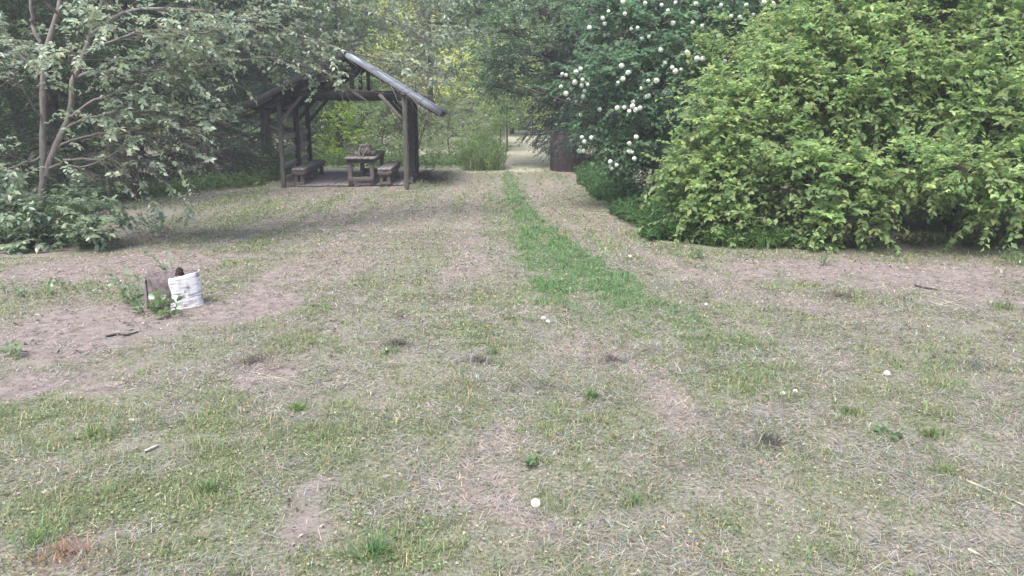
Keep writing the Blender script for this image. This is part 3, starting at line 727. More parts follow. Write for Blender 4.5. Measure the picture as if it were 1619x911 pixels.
# ------------------------------------------------------------------ rusty tank under the spruce
M_rust = bark_mat('rust', (.032, .024, .027), (.07, .05, .052), (4, 4, 7), .8)
bc = gp(897, 272); BR_ = 26.0 / FOC * bc[1]; bc[1] += BR_; bc[2] = float(terrain(*bc[:2]))
tank = empty('rusty_tank', bc, 'squat rusty brown steel drum standing under the spruce boughs by the path', 'tank')
T = Tri(); nu = 48; th = np.linspace(0, 2 * math.pi, nu, endpoint=False); prof = []
for z in np.linspace(-.05, 1.15, 40):
    r = BR_ * (1 + .015 * math.exp(-((z - .38) / .025) ** 2) + .015 * math.exp(-((z - .76) / .025) ** 2)); prof.append((r, z))
prof += [(BR_ * 1.02, 1.15), (BR_ * 1.02, 1.175), (BR_ * .97, 1.175), (BR_ * .965, 1.1), (BR_ * .95, .1), (0.01, .08)]
V = np.concatenate([np.stack([r * np.cos(th), r * np.sin(th), np.full(nu, z)], 1) for r, z in prof]); F = []
for i in range(len(prof) - 1):
    for j in range(nu): a, b = i * nu + j, i * nu + (j + 1) % nu; F += [(a, b, b + nu), (a, b + nu, a + nu)]
T.add(V, F, (1, 1, 1)); T.build('tank_shell', M_rust, tank, True)

# ------------------------------------------------------------------ trees and shrubs
def finish(name, base, label, cat, TW, TT, TL, mat_leaf, mat_bark=None, group=None, mat_twig=None, crown='crown', wood='trunk', extra=None):
    base = np.asarray(base, float)
    r = empty(name, base, label, cat, group)
    if TW is not None and TW.n: TW.build(wood, mat_bark or M_bark, r, True, origin=base)
    if TT is not None and TT.n: TT.build('twigs', mat_twig or M_twig, r, False, origin=base)
    TL.build(crown, mat_leaf, r, False, origin=base)
    return r
def ground_at(x, y): return np.array([x, y, float(terrain(x, y))])

# --- the big light green shrub on the right
R = rng_of(101)
RB = [(1098, 258, 11.0, .5), (1108, 335, 10.9, .42), (1155, 195, 11.2, .58), (1085, 302, 11.2, .36), (1150, 295, 10.7, .55), (1150, 360, 10.5, .35), (1130, 160, 11.5, .38),
      (1232, 120, 11.5, .66), (1215, 235, 10.8, .65), (1315, 45, 11.8, .8), (1300, 165, 11.2, .7), (1285, 285, 10.4, .5), (1238, 80, 12.2, .55),
      (1360, 290, 10.0, .5), (1345, 350, 9.9, .36), (1290, 385, 10.1, .2), (1450, 265, 9.8, .5), (1530, 275, 9.6, .5), (1590, 320, 9.6, .45),
      (1390, 100, 11.3, .85), (1380, 165, 11.0, .6), (1480, 20, 11.8, 1.0), (1490, 145, 10.9, .75), (1590, 80, 10.9, .9), (1590, 195, 10.2, .7), (1640, 270, 9.7, .6), (1700, 180, 10.3, .9), (1700, 40, 11.2, 1.0), (1800, 260, 9.8, .8), (1820, 100, 10.6, 1.0),
      (1360, -50, 12.6, 1.0), (1440, -90, 12.6, 1.1), (1590, -60, 12.0, 1.1), (1730, -80, 12.0, 1.1)]
blobs = [(at(u, v, y), (r, r * 1.05, r * .85)) for u, v, y, r in RB]
for x, y, z, r in [(4.3, 14.2, 2.6, 1.2), (6.2, 14.0, 3.4, 1.4), (8.4, 13.4, 3.2, 1.4), (7.2, 15.2, 2.2, 1.4), (9.6, 11.8, 2.0, 1.3), (4.2, 13.6, 1.2, 1.0), (9.8, 14.2, 1.6, 1.3), (4.4, 12.2, .8, .75), (5.6, 12.0, .9, .8), (6.8, 11.8, .9, .8), (8.0, 11.6, .9, .8), (9.2, 11.2, .9, .8), (3.4, 12.4, .8, .7)]: blobs.append((np.array([x, y, z]), r))
b0 = np.array([5.6, 12.6, 0.0])
tr = []
for k in range(16):
    a = R.uniform(0, 2 * math.pi); s = b0 + [R.normal(0, 1.2), R.normal(0, .5), -.1]; e = s + [2.4 * math.cos(a) * R.uniform(.3, 1), 1.0 * math.sin(a) + .2, R.uniform(1.0, 2.2)]
    tr.append(([s, (s + e) / 2 + UP * .25, e], .035, .014))
TW, TT, TL, tips = blob_plant(R, tr, blobs, dens=64, per=6, spray_len=.36, nleaf=12, ll=.082, lw=.052, base=(.165, .25, .105), limb_r=.015, lod=1, var=.19, alt=(.25, .32, .125), altp=.45, droop=.22, up=.75, rnd=.42, twig_col=(.13, .1, .07), zmin=-.75, fold=.18)
# young upright shoots on the upper side
k = R.choice(len(tips), 420, replace=False); k = k[tips[k][:, 2] > .9]
sprays(R, TL, TT, tips[k], nrm(R.normal(0, .35, (len(k), 3)) + UP), R.uniform(.2, .5, len(k)), 9, .065, .036, (.21, .275, .115), .2, droop=.0, up=.5, rnd=.4, lod=1, ldroop=-.15)
finish('leafy_shrub', b0, 'huge rounded yellow green leafy shrub bulging over the right edge of the clearing', 'shrub', TW, TT, TL, M_leaf, M_bark_dark, wood='stems', crown='foliage')

# --- snowball viburnum
R = rng_of(102)
VB = [(925, 135, 15.0, .6), (985, 60, 15.4, .8), (1050, 30, 15.2, .8), (1110, 85, 14.6, .75), (990, 175, 14.9, .65), (1050, 140, 14.8, .75), (960, 235, 15.2, .5), (1120, 20, 15.0, .8), (1180, 60, 14.4, .8), (1000, 255, 15.0, .5), (935, 200, 15.2, .45),
      (1060, 220, 14.7, .7), (1120, 170, 14.2, .8), (960, 20, 15.8, .8), (1230, 0, 14.6, .9), (1010, 110, 14.9, .6), (960, 110, 15.0, .5)]
blobs = [(at(u, v, y), (r, r, r * .8)) for u, v, y, r in VB]
for x, y, z, r in [(3.2, 16.6, 4.6, 1.2), (4.6, 16.2, 4.9, 1.3), (5.4, 17, 3.6, 1.4), (3.4, 17.4, 3.0, 1.3), (2.2, 17.0, 4.0, 1.0), (4.2, 15.8, 1.4, 1.0), (3.0, 16.5, 1.4, 1.0), (5.8, 16, 2.2, 1.2), (2.6, 16.2, 5.2, .9), (4, 15, 5.4, 1.1), (2.9, 14.6, .7, .6), (3.4, 13.8, .7, .6), (2.7, 15.6, .8, .7), (3.9, 14.6, .9, .8), (2.6, 16.8, .9, .7)]: blobs.append((np.array([x, y, z]), r))
b0 = ground_at(3.3, 16.3)
tr = [([b0 + [R.normal(0, .3), R.normal(0, .3), -.1], b0 + [R.normal(0, .6), R.normal(0, .4), 1.2], b0 + [R.normal(0, 1.2), R.normal(-.4, .5), R.uniform(2.2, 3.6)]], .045, .02) for k in range(9)]
TW, TT, TL, tips = blob_plant(R, tr, blobs, dens=38, per=4, spray_len=.34, nleaf=8, ll=.085, lw=.065, base=(.08, .15, .085), limb_r=.022, var=.24, alt=(.12, .195, .10), altp=.35, droop=.3, up=1.1, rnd=.35, twig_col=(.1, .08, .06), zmin=-.6)
vib = finish('snowball_shrub', b0, 'tall dark green shrub covered in round white flower heads beside the path', 'shrub', TW, TT, TL, M_leaf, M_bark_dark, wood='stems', crown='foliage')
FLW = [(889,117),(895,119),(911,114),(918,109),(887,137),(895,148),(899,158),(911,161),(920,135),(929,134),(924,144),(922,153),(909,130),(921,126),(920,217),(924,224),(935,218),(916,239),(922,239),(953,29),(956,38),(962,18),(932,44),(956,56),(962,55),(988,22),(998,46),(1008,44),(1015,61),(1026,58),(1045,79),(1046,8),(1056,17),(1064,37),(1068,4),(1052,100),(1063,107),(1068,113),(1077,110),(983,104),(993,115),(977,131),(985,125),(1025,128),(1038,128),(1014,140),(1020,154),(1025,152),(976,171),(987,170),(995,176),(1001,161),(1005,174),(1012,171),(1000,168),(948,173),(918,182),(995,227),(995,239),(1000,241),(1003,251),(965,256),(975,261),(967,267),(1006,217),(1095,36),(1110,41),(1156,26),(1086,83),(1102,93),(1111,93),(1128,93),(1138,101),(1180,8),(1170,28),(1208,4),(1175,113),(1146,97),(1137,57),(1191,24),(1222,7),(985,3),(1020,5),(1100,6),(1140,8)]
T = Tri(); lump(T, (0, 0, 0), (.036, .036, .034), 31, 0, 2, .1, (.50, .53, .42))
d = sphere_dirs(R, 110, -1.1); n = len(d); t1 = nrm(np.cross(d, nrm(R.normal(size=(n, 3))))); t2 = np.cross(d, t1); r = .040 * R.uniform(.9, 1.12, (n, 1)); w = .0115
V = np.stack([d * r + t1 * w, d * (r - .002) + t2 * w, d * r - t1 * w, d * (r - .002) - t2 * w, d * (r - .006)], 1).reshape(-1, 3)
F = np.array([[0, 1, 4], [1, 2, 4], [2, 3, 4], [3, 0, 4]])
T.add(V, (F[None] + (np.arange(n) * 5)[:, None, None]).reshape(-1, 3), leafcol(R, n, (.72, .73, .69), .14).repeat(5, 0))
fl0 = None; tu, tv = proj(tips); dep = tips[:, 1]
for i, (u, v) in enumerate(FLW):
    near = np.hypot(tu - u, tv - v) < 14
    Yv = dep[near].min() - .04 if near.any() else 14.5
    p = at(u, v, Yv + (.06 if R.random() < .35 else 0)) - b0
    if fl0 is None: fl0 = T.build('flower_head', M_petal, vib); o = fl0
    else: o = fl0.copy(); COL.objects.link(o); o.parent = vib
    o.location = p; o.rotation_euler = tuple(R.uniform(0, 6.28, 3)); s = R.uniform(.8, 1.25) * (1.0 if v > 60 else .95); o.scale = (s, s, s * R.uniform(.85, 1.05))

# --- broad-leaved tree hanging over the path, trunk behind the snowball shrub
def broadleaf(seed, base, H, blobs, name, label, base_col, ll=.1, lw=.06, dens=12, per=3, nleaf=9, trunk_r=.16, limb_r=.05, alt=None, altp=0., bark=None, spray_len=.5, group=None, droop=.2, up=.9, rnd=.5, lean=(0, 0), twigs=True, zmin=-.6, var=.24, mat=None, cat='tree'):
    R = rng_of(seed); base = np.asarray(base, float)
    tr = [([base - UP * .2, base + [lean[0] * .3 + R.normal(0, .1), lean[1] * .3, H * .4], base + [lean[0], lean[1], H * .92]], trunk_r, trunk_r * .25)]
    TW, TT, TL, tips = blob_plant(R, tr, blobs, dens, per, spray_len, nleaf, ll, lw, base_col, limb_r, 1, var, alt, altp, droop, up, rnd, (.1, .08, .07), zmin, twigs=twigs)
    return finish(name, base, label, cat, TW, TT, TL, mat or M_leaf, bark or M_bark_dark, group)
OB = [(790, 50, 25.0, .95), (850, 20, 25.5, 1.2), (750, 20, 26.5, 1.0), (800, 105, 25, .7), (765, 95, 25.4, .6), (850, 90, 25, .9), (900, 60, 25, 1.1), (890, 125, 25, .7), (840, 140, 25.2, .55), (790, 140, 25.5, .4), (950, 20, 25.6, 1.2), (960, 100, 26, 1.2),
      (1010, 40, 26.5, 1.5), (720, -10, 27, 1.0), (800, -40, 26.5, 1.4), (900, -60, 27, 1.7), (1000, -70, 27, 1.7), (1080, -20, 28, 1.8), (760, 135, 25.6, .35)]
blobs = [(at(u, v, y), (r, r, r * .6)) for u, v, y, r in OB]
for x, y, z, r in [(3, 28, 7, 1.6), (5, 28.5, 7.4, 1.8), (6.6, 28, 6, 1.8), (4, 28, 8.2, 1.4)]: blobs.append((np.array([x, y, z]), (r, r, r * .7)))
broadleaf(103, ground_at(4.6, 27.6), 8.5, blobs, 'deciduous_tree', 'tall bluish green broadleaf tree whose drooping boughs overhang the path', (.09, .15, .08), .105, .066, 40, 4, 10, .2, .034, (.12, .185, .09), .3, spray_len=.5, droop=.35, rnd=.4)

# --- spruces
def spruce(seed, base, H, rmax, label, z0=.3, col=(.028, .05, .03), nwh=34, per=7, ntw=11, nnd=13, nl=.055, nw=.011, droop=.45, group=None, trunk_r=.17, hang=.25):
    R = rng_of(seed); base = np.asarray(base, float)
    TW, TT, TL = Tri(), Tri(), Tri()
    zz = np.linspace(0, 1, 12); P = base + np.stack([.04 * np.sin(zz * 5), .04 * np.cos(zz * 4), zz * H - .2], 1)
    tubes(TW, P[None], (trunk_r * (1 - zz) + .015)[None], 10, (1, 1, 1), .04, R)
    z = np.repeat(np.linspace(z0, H - .25, nwh), per) + R.normal(0, .08, nwh * per); m = len(z)
    az = R.uniform(0, 2 * math.pi, m); f = np.clip((z - z0) / (H - z0), 0, 1)
    Lb = rmax * (1 - f) ** .85 * R.uniform(.7, 1.12, m) + .12
    out = np.stack([np.cos(az), np.sin(az), np.zeros(m)], 1)
    s = np.linspace(0, 1, 6)
    dr = droop * (1 - .7 * f)
    def axis_pt(s_): return base + UP * z[:, None, None] * 1.0 + out[:, None] * (Lb[:, None] * s_)[..., None] + UP * ((-dr[:, None] * s_ + .5 * dr[:, None] * s_ ** 2.4) * Lb[:, None])[..., None]
    P = axis_pt(np.tile(s, (m, 1))); tubes(TW, P, (.022 * (1 - f) + .006)[:, None] * np.linspace(1, .25, 6)[None], 4, (1, 1, 1))
    st = np.linspace(.18, 1, ntw)[None] + R.normal(0, .02, (m, ntw)); st = np.clip(st, .1, 1)
    for sg in (-1, 1):
        C = axis_pt(st); a2 = axis_pt(np.clip(st + .03, 0, 1.05)); ax = nrm(a2 - C + out[:, None] * 1e-4)
        sd = nrm(np.cross(ax, UP)) * sg
        D = nrm(ax * .75 + sd * .75 + R.normal(0, .12, C.shape) - UP * hang)
        Lt = (Lb[:, None] * .36 * (1.05 - st * .72) + .06) * R.uniform(.75, 1.2, st.shape)
        C = C.reshape(-1, 3); D = D.reshape(-1, 3); Lt = Lt.ravel(); k = len(C)
        t = np.linspace(.02, 1, nnd)[None] * np.ones((k, 1)); t = t + R.normal(0, .02, t.shape)
        pos = C[:, None] + D[:, None] * (Lt[:, None] * t)[..., None] - UP * (.25 * Lt[:, None] * t ** 2)[..., None]
        nd = nrm(D[:, None] * .9 + R.normal(0, .55, (k, nnd, 3)))
        c = leafcol(R, k, col, .25, (col[0] * 1.7, col[1] * 1.55, col[2] * 1.3), .2); c = np.repeat(c, nnd, 0)
        q = k * nnd
        leaves(TL, pos.reshape(q, 3), nd.reshape(q, 3), R.normal(size=(q, 3)), nl * R.uniform(.7, 1.3, q), np.full(q, nw), c, 0)
    return finish('spruce_tree', base, label, 'tree', TW, None, TL, M_needle, M_bark_dark, group)
spruce(201, ground_at(3.0, 26.0), 11, 2.35, 'dark bluish spruce with drooping boughs over the rusty drum', z0=1.5, nwh=46, per=9, ntw=15, nnd=22, nl=.095, nw=.024, hang=.65, col=(.03, .055, .042), droop=.55)
FOR = 'dark spruces of the wood behind the shelter'
spruce(202, ground_at(-8.9, 22.4), 13, 2.5, 'dark spruce just left of the shelter with boughs reaching almost to the ground', z0=.35, group=FOR, ntw=15, nnd=20, nl=.095, nw=.022)
spruce(203, ground_at(-11.6, 19.6), 14, 2.9, 'dark spruce standing behind the twin trunked tree on the left', z0=.5, group=FOR, ntw=15, nnd=18, nl=.095, nw=.022)
spruce(204, ground_at(-9.0, 28.2), 14, 2.8, 'dark spruce behind the left side boards of the shelter', z0=.3, group=FOR, ntw=14, nnd=18, nl=.1, nw=.024)
spruce(205, ground_at(-15.2, 22.5), 15, 3.1, 'dark spruce deep in the wood at the left edge of the picture', z0=.5, group=FOR, ntw=14, nnd=16, nl=.1, nw=.026)
spruce(206, ground_at(-13.0, 26.8), 15, 3.0, 'dark spruce in the second row of the wood left of the shelter', z0=.5, group=FOR, ntw=14, nnd=16, nl=.1, nw=.026)

# --- twin-trunked tree on the left with long leafy limbs
R = rng_of(110)
TW, TT, TL = Tri(), Tri(), Tri()
D0 = 10.5
def pl(pts): return np.array([at(u, v, y) for u, v, y in pts])
b0 = gp(64, 398); b0 = np.array([at(64, 380, D0)[0], D0, float(terrain(-6.5, D0))])
def limb(pts, r0, r1, sides=8, k=18):
    q = resample(pl(pts), k); q = q + fbm(np.arange(k)[:, None] * .7 + np.array([[0, 9, 21]]) + pts[0][0], np.zeros((k, 3)), 5, 2) * .06 - .03
    tubes(TW, q[None], np.linspace(r0, r1, k)[None], sides, (1, 1, 1), .03, R); return q
T1 = limb([(58, 415, D0), (62, 350, D0), (68, 250, D0), (66, 180, D0), (74, 85, D0), (92, 5, D0), (105, -90, D0 + .2), (125, -260, D0 + .4)], .052, .026, 10)
limb([(73, 80, D0), (60, 62, D0), (54, 40, D0), (50, 15, D0 - .1), (40, -60, D0 - .1)], .032, .018)
T2 = limb([(72, 275, D0 + .02), (86, 240, D0), (103, 195, D0), (120, 122, D0), (141, 68, D0), (160, 10, D0 + .1), (200, -90, D0 + .3), (260, -220, D0 + .6)], .047, .024, 10)
BRS = [([(120, 122, 10.5), (160, 114, 10.4), (220, 112, 10.4), (330, 102, 10.8), (430, 92, 11.4), (500, 108, 12)], .024),
       ([(105, 190, 10.5), (150, 160, 10.4), (200, 140, 10.5), (290, 118, 10.8), (380, 75, 11.4), (470, 62, 12)], .022),
       ([(97, 215, 10.5), (120, 195, 10.4), (160, 181, 10.3), (240, 176, 10.4), (320, 186, 10.7), (372, 188, 11)], .02),
       ([(92, 232, 10.5), (130, 216, 10.4), (190, 210, 10.3), (250, 203, 10.4), (325, 206, 10.6)], .018),
       ([(74, 268, 10.5), (110, 252, 10.3), (160, 253, 10.2), (215, 253, 10.3), (285, 270, 10.4)], .018),
       ([(85, 250, 10.5), (140, 262, 10.2), (200, 232, 10.2), (250, 215, 10.3), (300, 232, 10.5), (345, 250, 10.6)], .012),
       ([(145, 55, 10.5), (200, 20, 10.6), (300, 15, 11), (400, 35, 11.6), (520, 72, 12.4), (590, 92, 12.8), (640, 100, 13)], .028),
       ([(165, 0, 10.6), (260, -40, 11), (400, -40, 12), (520, 0, 13), (610, 30, 13.4), (690, 70, 13.6)], .03),
       ([(180, -40, 10.7), (300, -110, 11.4), (460, -120, 12.6), (600, -60, 13.6), (700, 0, 14)], .035),
       ([(130, 90, 10.5), (185, 60, 10.2), (250, 50, 10.3), (330, 50, 10.6), (420, 20, 11.2)], .02),
       ([(118, 130, 10.5), (110, 90, 10.0), (140, 60, 9.7), (175, 40, 9.5)], .014),
       ([(66, 190, 10.5), (40, 150, 10.2), (20, 120, 10), (-20, 100, 9.8)], .016),
       ([(68, 120, 10.5), (35, 90, 10.6), (5, 60, 10.8), (-60, 30, 11)], .018),
       ([(64, 250, 10.5), (30, 260, 10.1), (0, 270, 9.9), (-50, 265, 9.8)], .016),
       ([(470, 90, 11.8), (520, 115, 12), (560, 150, 12)], .006), ([(560, 85, 12.6), (600, 120, 12.6), (640, 150, 12.6), (668, 162, 12.6)], .006),
       ([(100, 30, 10.5), (70, -10, 10.2), (120, -60, 10.4), (300, -150, 11)], .025), ([(105, -90, 10.7), (60, -180, 11), (20, -260, 11.4)], .025), ([(200, -90, 10.8), (330, -230, 11.6), (500, -300, 12.6)], .03), ([(40, -60, 10.4), (-60, -140, 10.4), (-150, -160, 10.6)], .025)]
C_, D_ = [], []
for pts, r in BRS:
    q = limb(pts, r, r * .25, 5, 20)
    ln = np.linalg.norm(q[-1] - q[0]); nb = int(ln * 15) + 8
    t = R.uniform(.22, 1, nb); i = np.minimum((t * 19).astype(int), 18)
    p0 = q[i]; tg = nrm(q[i + 1] - q[i])
    sd = nrm(np.cross(tg, UP)) * np.where(R.random(nb) < .5, -1, 1)[:, None]
    d = nrm(tg * .7 + sd * R.uniform(.1, .9, (nb, 1)) + UP * R.normal(.05, .35, (nb, 1)))
    L = R.uniform(.25, .85, nb); e = p0 + d * L[:, None] - UP * (.12 * L[:, None] ** 2)
    tt = np.linspace(0, 1, 4)[None, :, None]; tubes(TT, p0[:, None] + (e - p0)[:, None] * tt, .0045 * np.array([1, .8, .6, .35]) * np.ones((nb, 1)), 4, (1, 1, 1))
    for a in (.55, .8, 1.0):
        C_.append(p0 + (e - p0) * a); D_.append(nrm(d + R.normal(0, .5, (nb, 3))))
C_ = np.concatenate(C_); D_ = np.concatenate(D_)
pu, pv = proj(C_ + D_ * .2)
low = ((pv > 195 + 25 * R.random(len(C_))) & (pu > 85) & (R.random(len(C_)) < .6)) | ((pu > 335) & (pv > 185)) | ((pu > 545) & (pv > 55 + (pu - 547) * .65) & (R.random(len(C_)) < .96)) | (pu > 385) & (pv > np.where(pu < 560, 118, 105) + 25 * R.random(len(C_))) & (R.random(len(C_)) < .88)
C_, D_ = C_[~low], D_[~low]; m = len(C_); keep = R.random(m) < .97; C_, D_ = C_[keep], D_[keep]; m = len(C_)
sprays(R, TL, TT, C_, D_, R.uniform(.14, .36, m), 9, .076, .043, (.235, .29, .21), .22, (.24, .29, .17), .3, droop=.25, up=.95, rnd=.5, lod=1, fold=.15, twig_r=.003)
# bare dead twigs low on the limbs
nb = 190; k = R.integers(1, 6, nb); p0 = np.array([resample(pl(BRS[i][0]), 20)[R.integers(5, 18)] for i in k])
d = nrm(R.normal(size=(nb, 3)) + [.6, 0, -.5]); L = R.uniform(.3, .9, nb); tt = np.linspace(0, 1, 4)[None, :, None]
tubes(TT, p0[:, None] + d[:, None] * L[:, None, None] * tt - UP * (.15 * L[:, None, None] * tt ** 2), .0035 * np.array([1, .8, .6, .3]) * np.ones((nb, 1)), 3, (1, 1, 1))
finish('twin_trunk_tree', b0, 'tree with two slender reddish brown trunks and long leafy limbs reaching over the shelter roof', 'tree', TW, TT, TL, M_leaf_glossy, M_bark)

# --- pale leafy shrubs at the foot of the twin-trunked tree
SB = {'low grey green shrub with large pale leaves hiding the foot of the twin trunks': [(20, 335, 10.0, .34), (95, 340, 10.1, .34), (55, 390, 9.9, .26), (145, 368, 9.9, .24), (170, 338, 10.1, .2), (120, 310, 10.3, .18), (10, 385, 9.9, .3), (-60, 350, 10, .5), (-30, 290, 10.2, .3)]}
for i, (lab, bl) in enumerate(SB.items()):
    R = rng_of(120 + i)
    blobs = [(at(u, v, y), (r * 1.1, r, r * .8)) for u, v, y, r in bl]
    c = np.mean([b[0] for b in blobs], 0); b0 = ground_at(c[0], c[1])
    tr = [([b0 + [R.normal(0, .12), R.normal(0, .1), -.05], b0 + [R.normal(0, .14), R.normal(0, .06), .22], b0 + [R.normal(0, .2), R.normal(0, .08), .42]], .010, .004) for _ in range(6)]
    TW, TT, TL, _ = blob_plant(R, tr, blobs, dens=85, per=3, spray_len=.2, nleaf=7, ll=.09, lw=.052, base=(.235, .30, .21), limb_r=.006, var=.2, alt=(.16, .22, .13), altp=.35, droop=.2, up=1.2, rnd=.35, lod=2, fold=.15)
    finish('leafy_shrub', b0, lab, 'shrub', TW, TT, TL, M_leaf_glossy, M_bark_dark, wood='stems', crown='foliage')

# --- understory and tree crowns of the left wood
LW = [(-10.2, 13.8, 9, (.045, .075, .035), 'dark broadleaf tree close behind the twin trunks, its leaves small and dull', [(-9.6, 13.4, 1.2, .9), (-8.6, 13.6, .8, .7), (-10.4, 13, 2.4, 1.1), (-9.0, 13.8, 2.4, 1.0), (-9.8, 13.6, 3.6, 1.2), (-8.4, 14.2, 3.4, 1.0), (-11, 13.4, 4.6, 1.3), (-9.2, 14, 5.2, 1.3), (-10.2, 14, 6.6, 1.4), (-11.2, 13, 1.0, .9), (-7.8, 14.6, 4.6, .9), (-8.9, 14, 7.4, 1.2), (-10.4, 14.5, 8.4, 1.2)]),
      (-8.2, 16.6, 7, (.05, .085, .04), 'slim dark tree between the twin trunks and the dark spruces', [(-8.2, 16.2, 1.6, .8), (-7.5, 16.4, 2.8, .8), (-8.8, 16.4, 2.8, .9), (-8.0, 16.6, 4.0, 1.0), (-7.0, 17, 4.6, .9), (-8.6, 16.6, 5.4, 1.1), (-7.4, 16.8, 6.2, 1.1), (-9.0, 16, 1.0, .6), (-6.4, 17.6, 5.6, .9)]),
      (-13.2, 14.5, 10, (.04, .07, .03), 'dark leafy tree at the far left edge of the wood', [(-12.4, 14, 1.2, 1.1), (-13.2, 14, 3.0, 1.3), (-12.2, 14.6, 4.2, 1.3), (-13.6, 14.4, 5.6, 1.5), (-12.6, 15, 7.2, 1.5), (-13.4, 14.6, 9, 1.5), (-14.4, 14, 2, 1.2)])]
for i, (x, y, H, c, lab, bl) in enumerate(LW):
    broadleaf(130 + i, ground_at(x, y), H, [(np.array(b[:3]), (b[3], b[3], b[3] * .75)) for b in bl], 'deciduous_tree', lab, c, .085, .05, 22, 4, 9, .09, .03, (c[0] * 1.5, c[1] * 1.45, c[2] * 1.3), .3, spray_len=.45, group='broadleaf trees of the left wood')

# --- shrubs and trees beyond the shelter and along the far path
BG = [  # name, label, base px(u at depth), colour, alt, leaf, blobs(u,v,Y,r), dens
 ('round_bush', 'round bright lime green bush behind the shelter table', (.20, .30, .06), (.25, .35, .08), (.07, .045), [(530, 195, 28, .75), (515, 235, 27.6, .6), (555, 215, 28, .65), (530, 255, 27.2, .5), (570, 250, 27.6, .5), (500, 260, 27.4, .4), (545, 180, 28.5, .5)], 45),
 ('round_bush', 'fresh green bush with mixed pale leaves behind the table and backpack', (.18, .26, .11), (.25, .32, .17), (.075, .045), [(600, 215, 29, .7), (625, 245, 28.6, .5), (590, 250, 28.6, .5), (640, 205, 29.4, .7), (610, 180, 29.6, .6), (650, 240, 28.8, .5), (575, 185, 30, .6)], 40),
 ('round_bush', 'grey green willowy bush right of the shelter posts', (.19, .245, .14), (.24, .29, .17), (.08, .028), [(690, 245, 29, .55), (715, 215, 30, .7), (680, 210, 30, .7), (735, 245, 29.5, .5), (705, 180, 31, .7), (755, 205, 31, .5), (665, 255, 28.6, .4), (745, 175, 32, .6)], 34),
 ('round_bush', 'broad light green thicket bush filling the gap behind the shelter', (.17, .25, .09), (.22, .30, .12), (.09, .05), [(580, 235, 35, .8), (610, 210, 36, .9), (640, 235, 35, .8), (560, 200, 36, .9), (600, 250, 34.5, .6), (530, 230, 36, .9), (640, 190, 37, 1.0), (575, 165, 37, 1.0)], 26),
 ('round_bush', 'broad pale thicket bush between the shelter and the far path', (.18, .25, .11), (.22, .29, .13), (.09, .045), [(680, 235, 34, .8), (715, 240, 33.5, .7), (745, 225, 34, .8), (700, 205, 35, .9), (735, 190, 36, .9), (665, 200, 36, .9), (775, 215, 36, .8), (765, 232, 34, .4), (720, 165, 37, 1.0), (785, 185, 37, .9)], 26),
 ('young_tree', 'hazy green young trees\' edge bush left of the far path bend', (.17, .25, .095), (.22, .30, .12), (.09, .05), [(770, 190, 34, .8), (800, 170, 35, .8), (790, 200, 34.5, .5), (810, 195, 35, .5), (780, 150, 36, .9)], 26),
 ('young_tree', 'slim young tree with dark stem standing where the path bends', (.13, .2, .085), (.18, .25, .11), (.08, .04), [(800, 192, 32.5, .42), (812, 172, 32.8, .5), (792, 165, 33, .5), (805, 140, 33, .6)], 26),
 ('young_tree', 'pale green young tree closing the view at the end of the path', (.23, .31, .10), (.27, .34, .13), (.10, .06), [(835, 180, 46, 1.0), (855, 190, 46, .9), (820, 190, 47, .8), (850, 160, 47, 1.2), (815, 165, 44, 1.2), (880, 190, 43, 1.2), (840, 130, 45, 1.4)], 22),
]
for i, (nm, lab, c, alt, (ll, lw), bl, dens) in enumerate(BG):
    blobs = [(at(u, v, y), (r, r, r * .9)) for u, v, y, r in bl]; cc = np.mean([b[0] for b in blobs], 0)
    g0 = ground_at(cc[0], cc[1]); H = max(b[0][2] for b in blobs) - g0[2]
    lab = lab.replace("young trees' edge bush", 'leafy sapling')
    broadleaf(150 + i, g0, H, blobs, nm, lab, c, ll, lw, dens, 4, 9, .045, .018, alt, .35, spray_len=.3, up=.8, cat='bush' if nm == 'round_bush' else 'tree')
TALL = [((.38, .42, .16), (.42, .45, .21), 'tall yellow green tree glowing behind the shelter gable', [(640, 60, 44, 2.0), (700, 40, 45, 2.0), (720, 110, 44, 1.6), (660, 130, 43, 1.6), (680, 0, 46, 2.4), (740, 150, 44, 1.2), (600, 100, 45, 1.8), (620, 0, 46, 2.4), (690, 165, 43, 1.3)], -5, 45),
        ((.26, .28, .21), (.31, .29, .25), 'thin greyish twiggy tree to the right of the shelter roof', [(655, 110, 36, .8), (690, 130, 36, .6), (660, 60, 36.5, .7), (640, 150, 35.5, .6)], -3.8, 36),
        ((.27, .34, .14), (.32, .38, .18), 'light green tree over the gap above the far path', [(760, 60, 46, 2.2), (800, 130, 45, 1.7), (830, 70, 47, 2.4), (770, 160, 44, 1.3), (850, 140, 47, 1.8), (780, -20, 48, 2.6), (880, 60, 48, 2.4)], 0, 48),
        ((.15, .21, .085), (.2, .25, .11), 'mid green tree behind the shelter roof ridge', [(500, 60, 33, 1.5), (540, 120, 32, 1.2), (470, 110, 33, 1.3), (580, 60, 34, 1.5), (520, 0, 34, 1.8), (590, 140, 32, 1.0), (560, 160, 32, .9)], -7.6, 34),
        ((.06, .10, .045), (.09, .13, .05), 'dark green tree above the shelter left slope', [(400, 60, 30, 1.5), (440, 0, 30, 1.7), (360, 30, 29, 1.4), (350, 110, 28.5, 1.2), (420, 120, 29, 1.1), (310, 60, 29, 1.5), (300, 0, 30, 1.7)], -9.8, 31)]
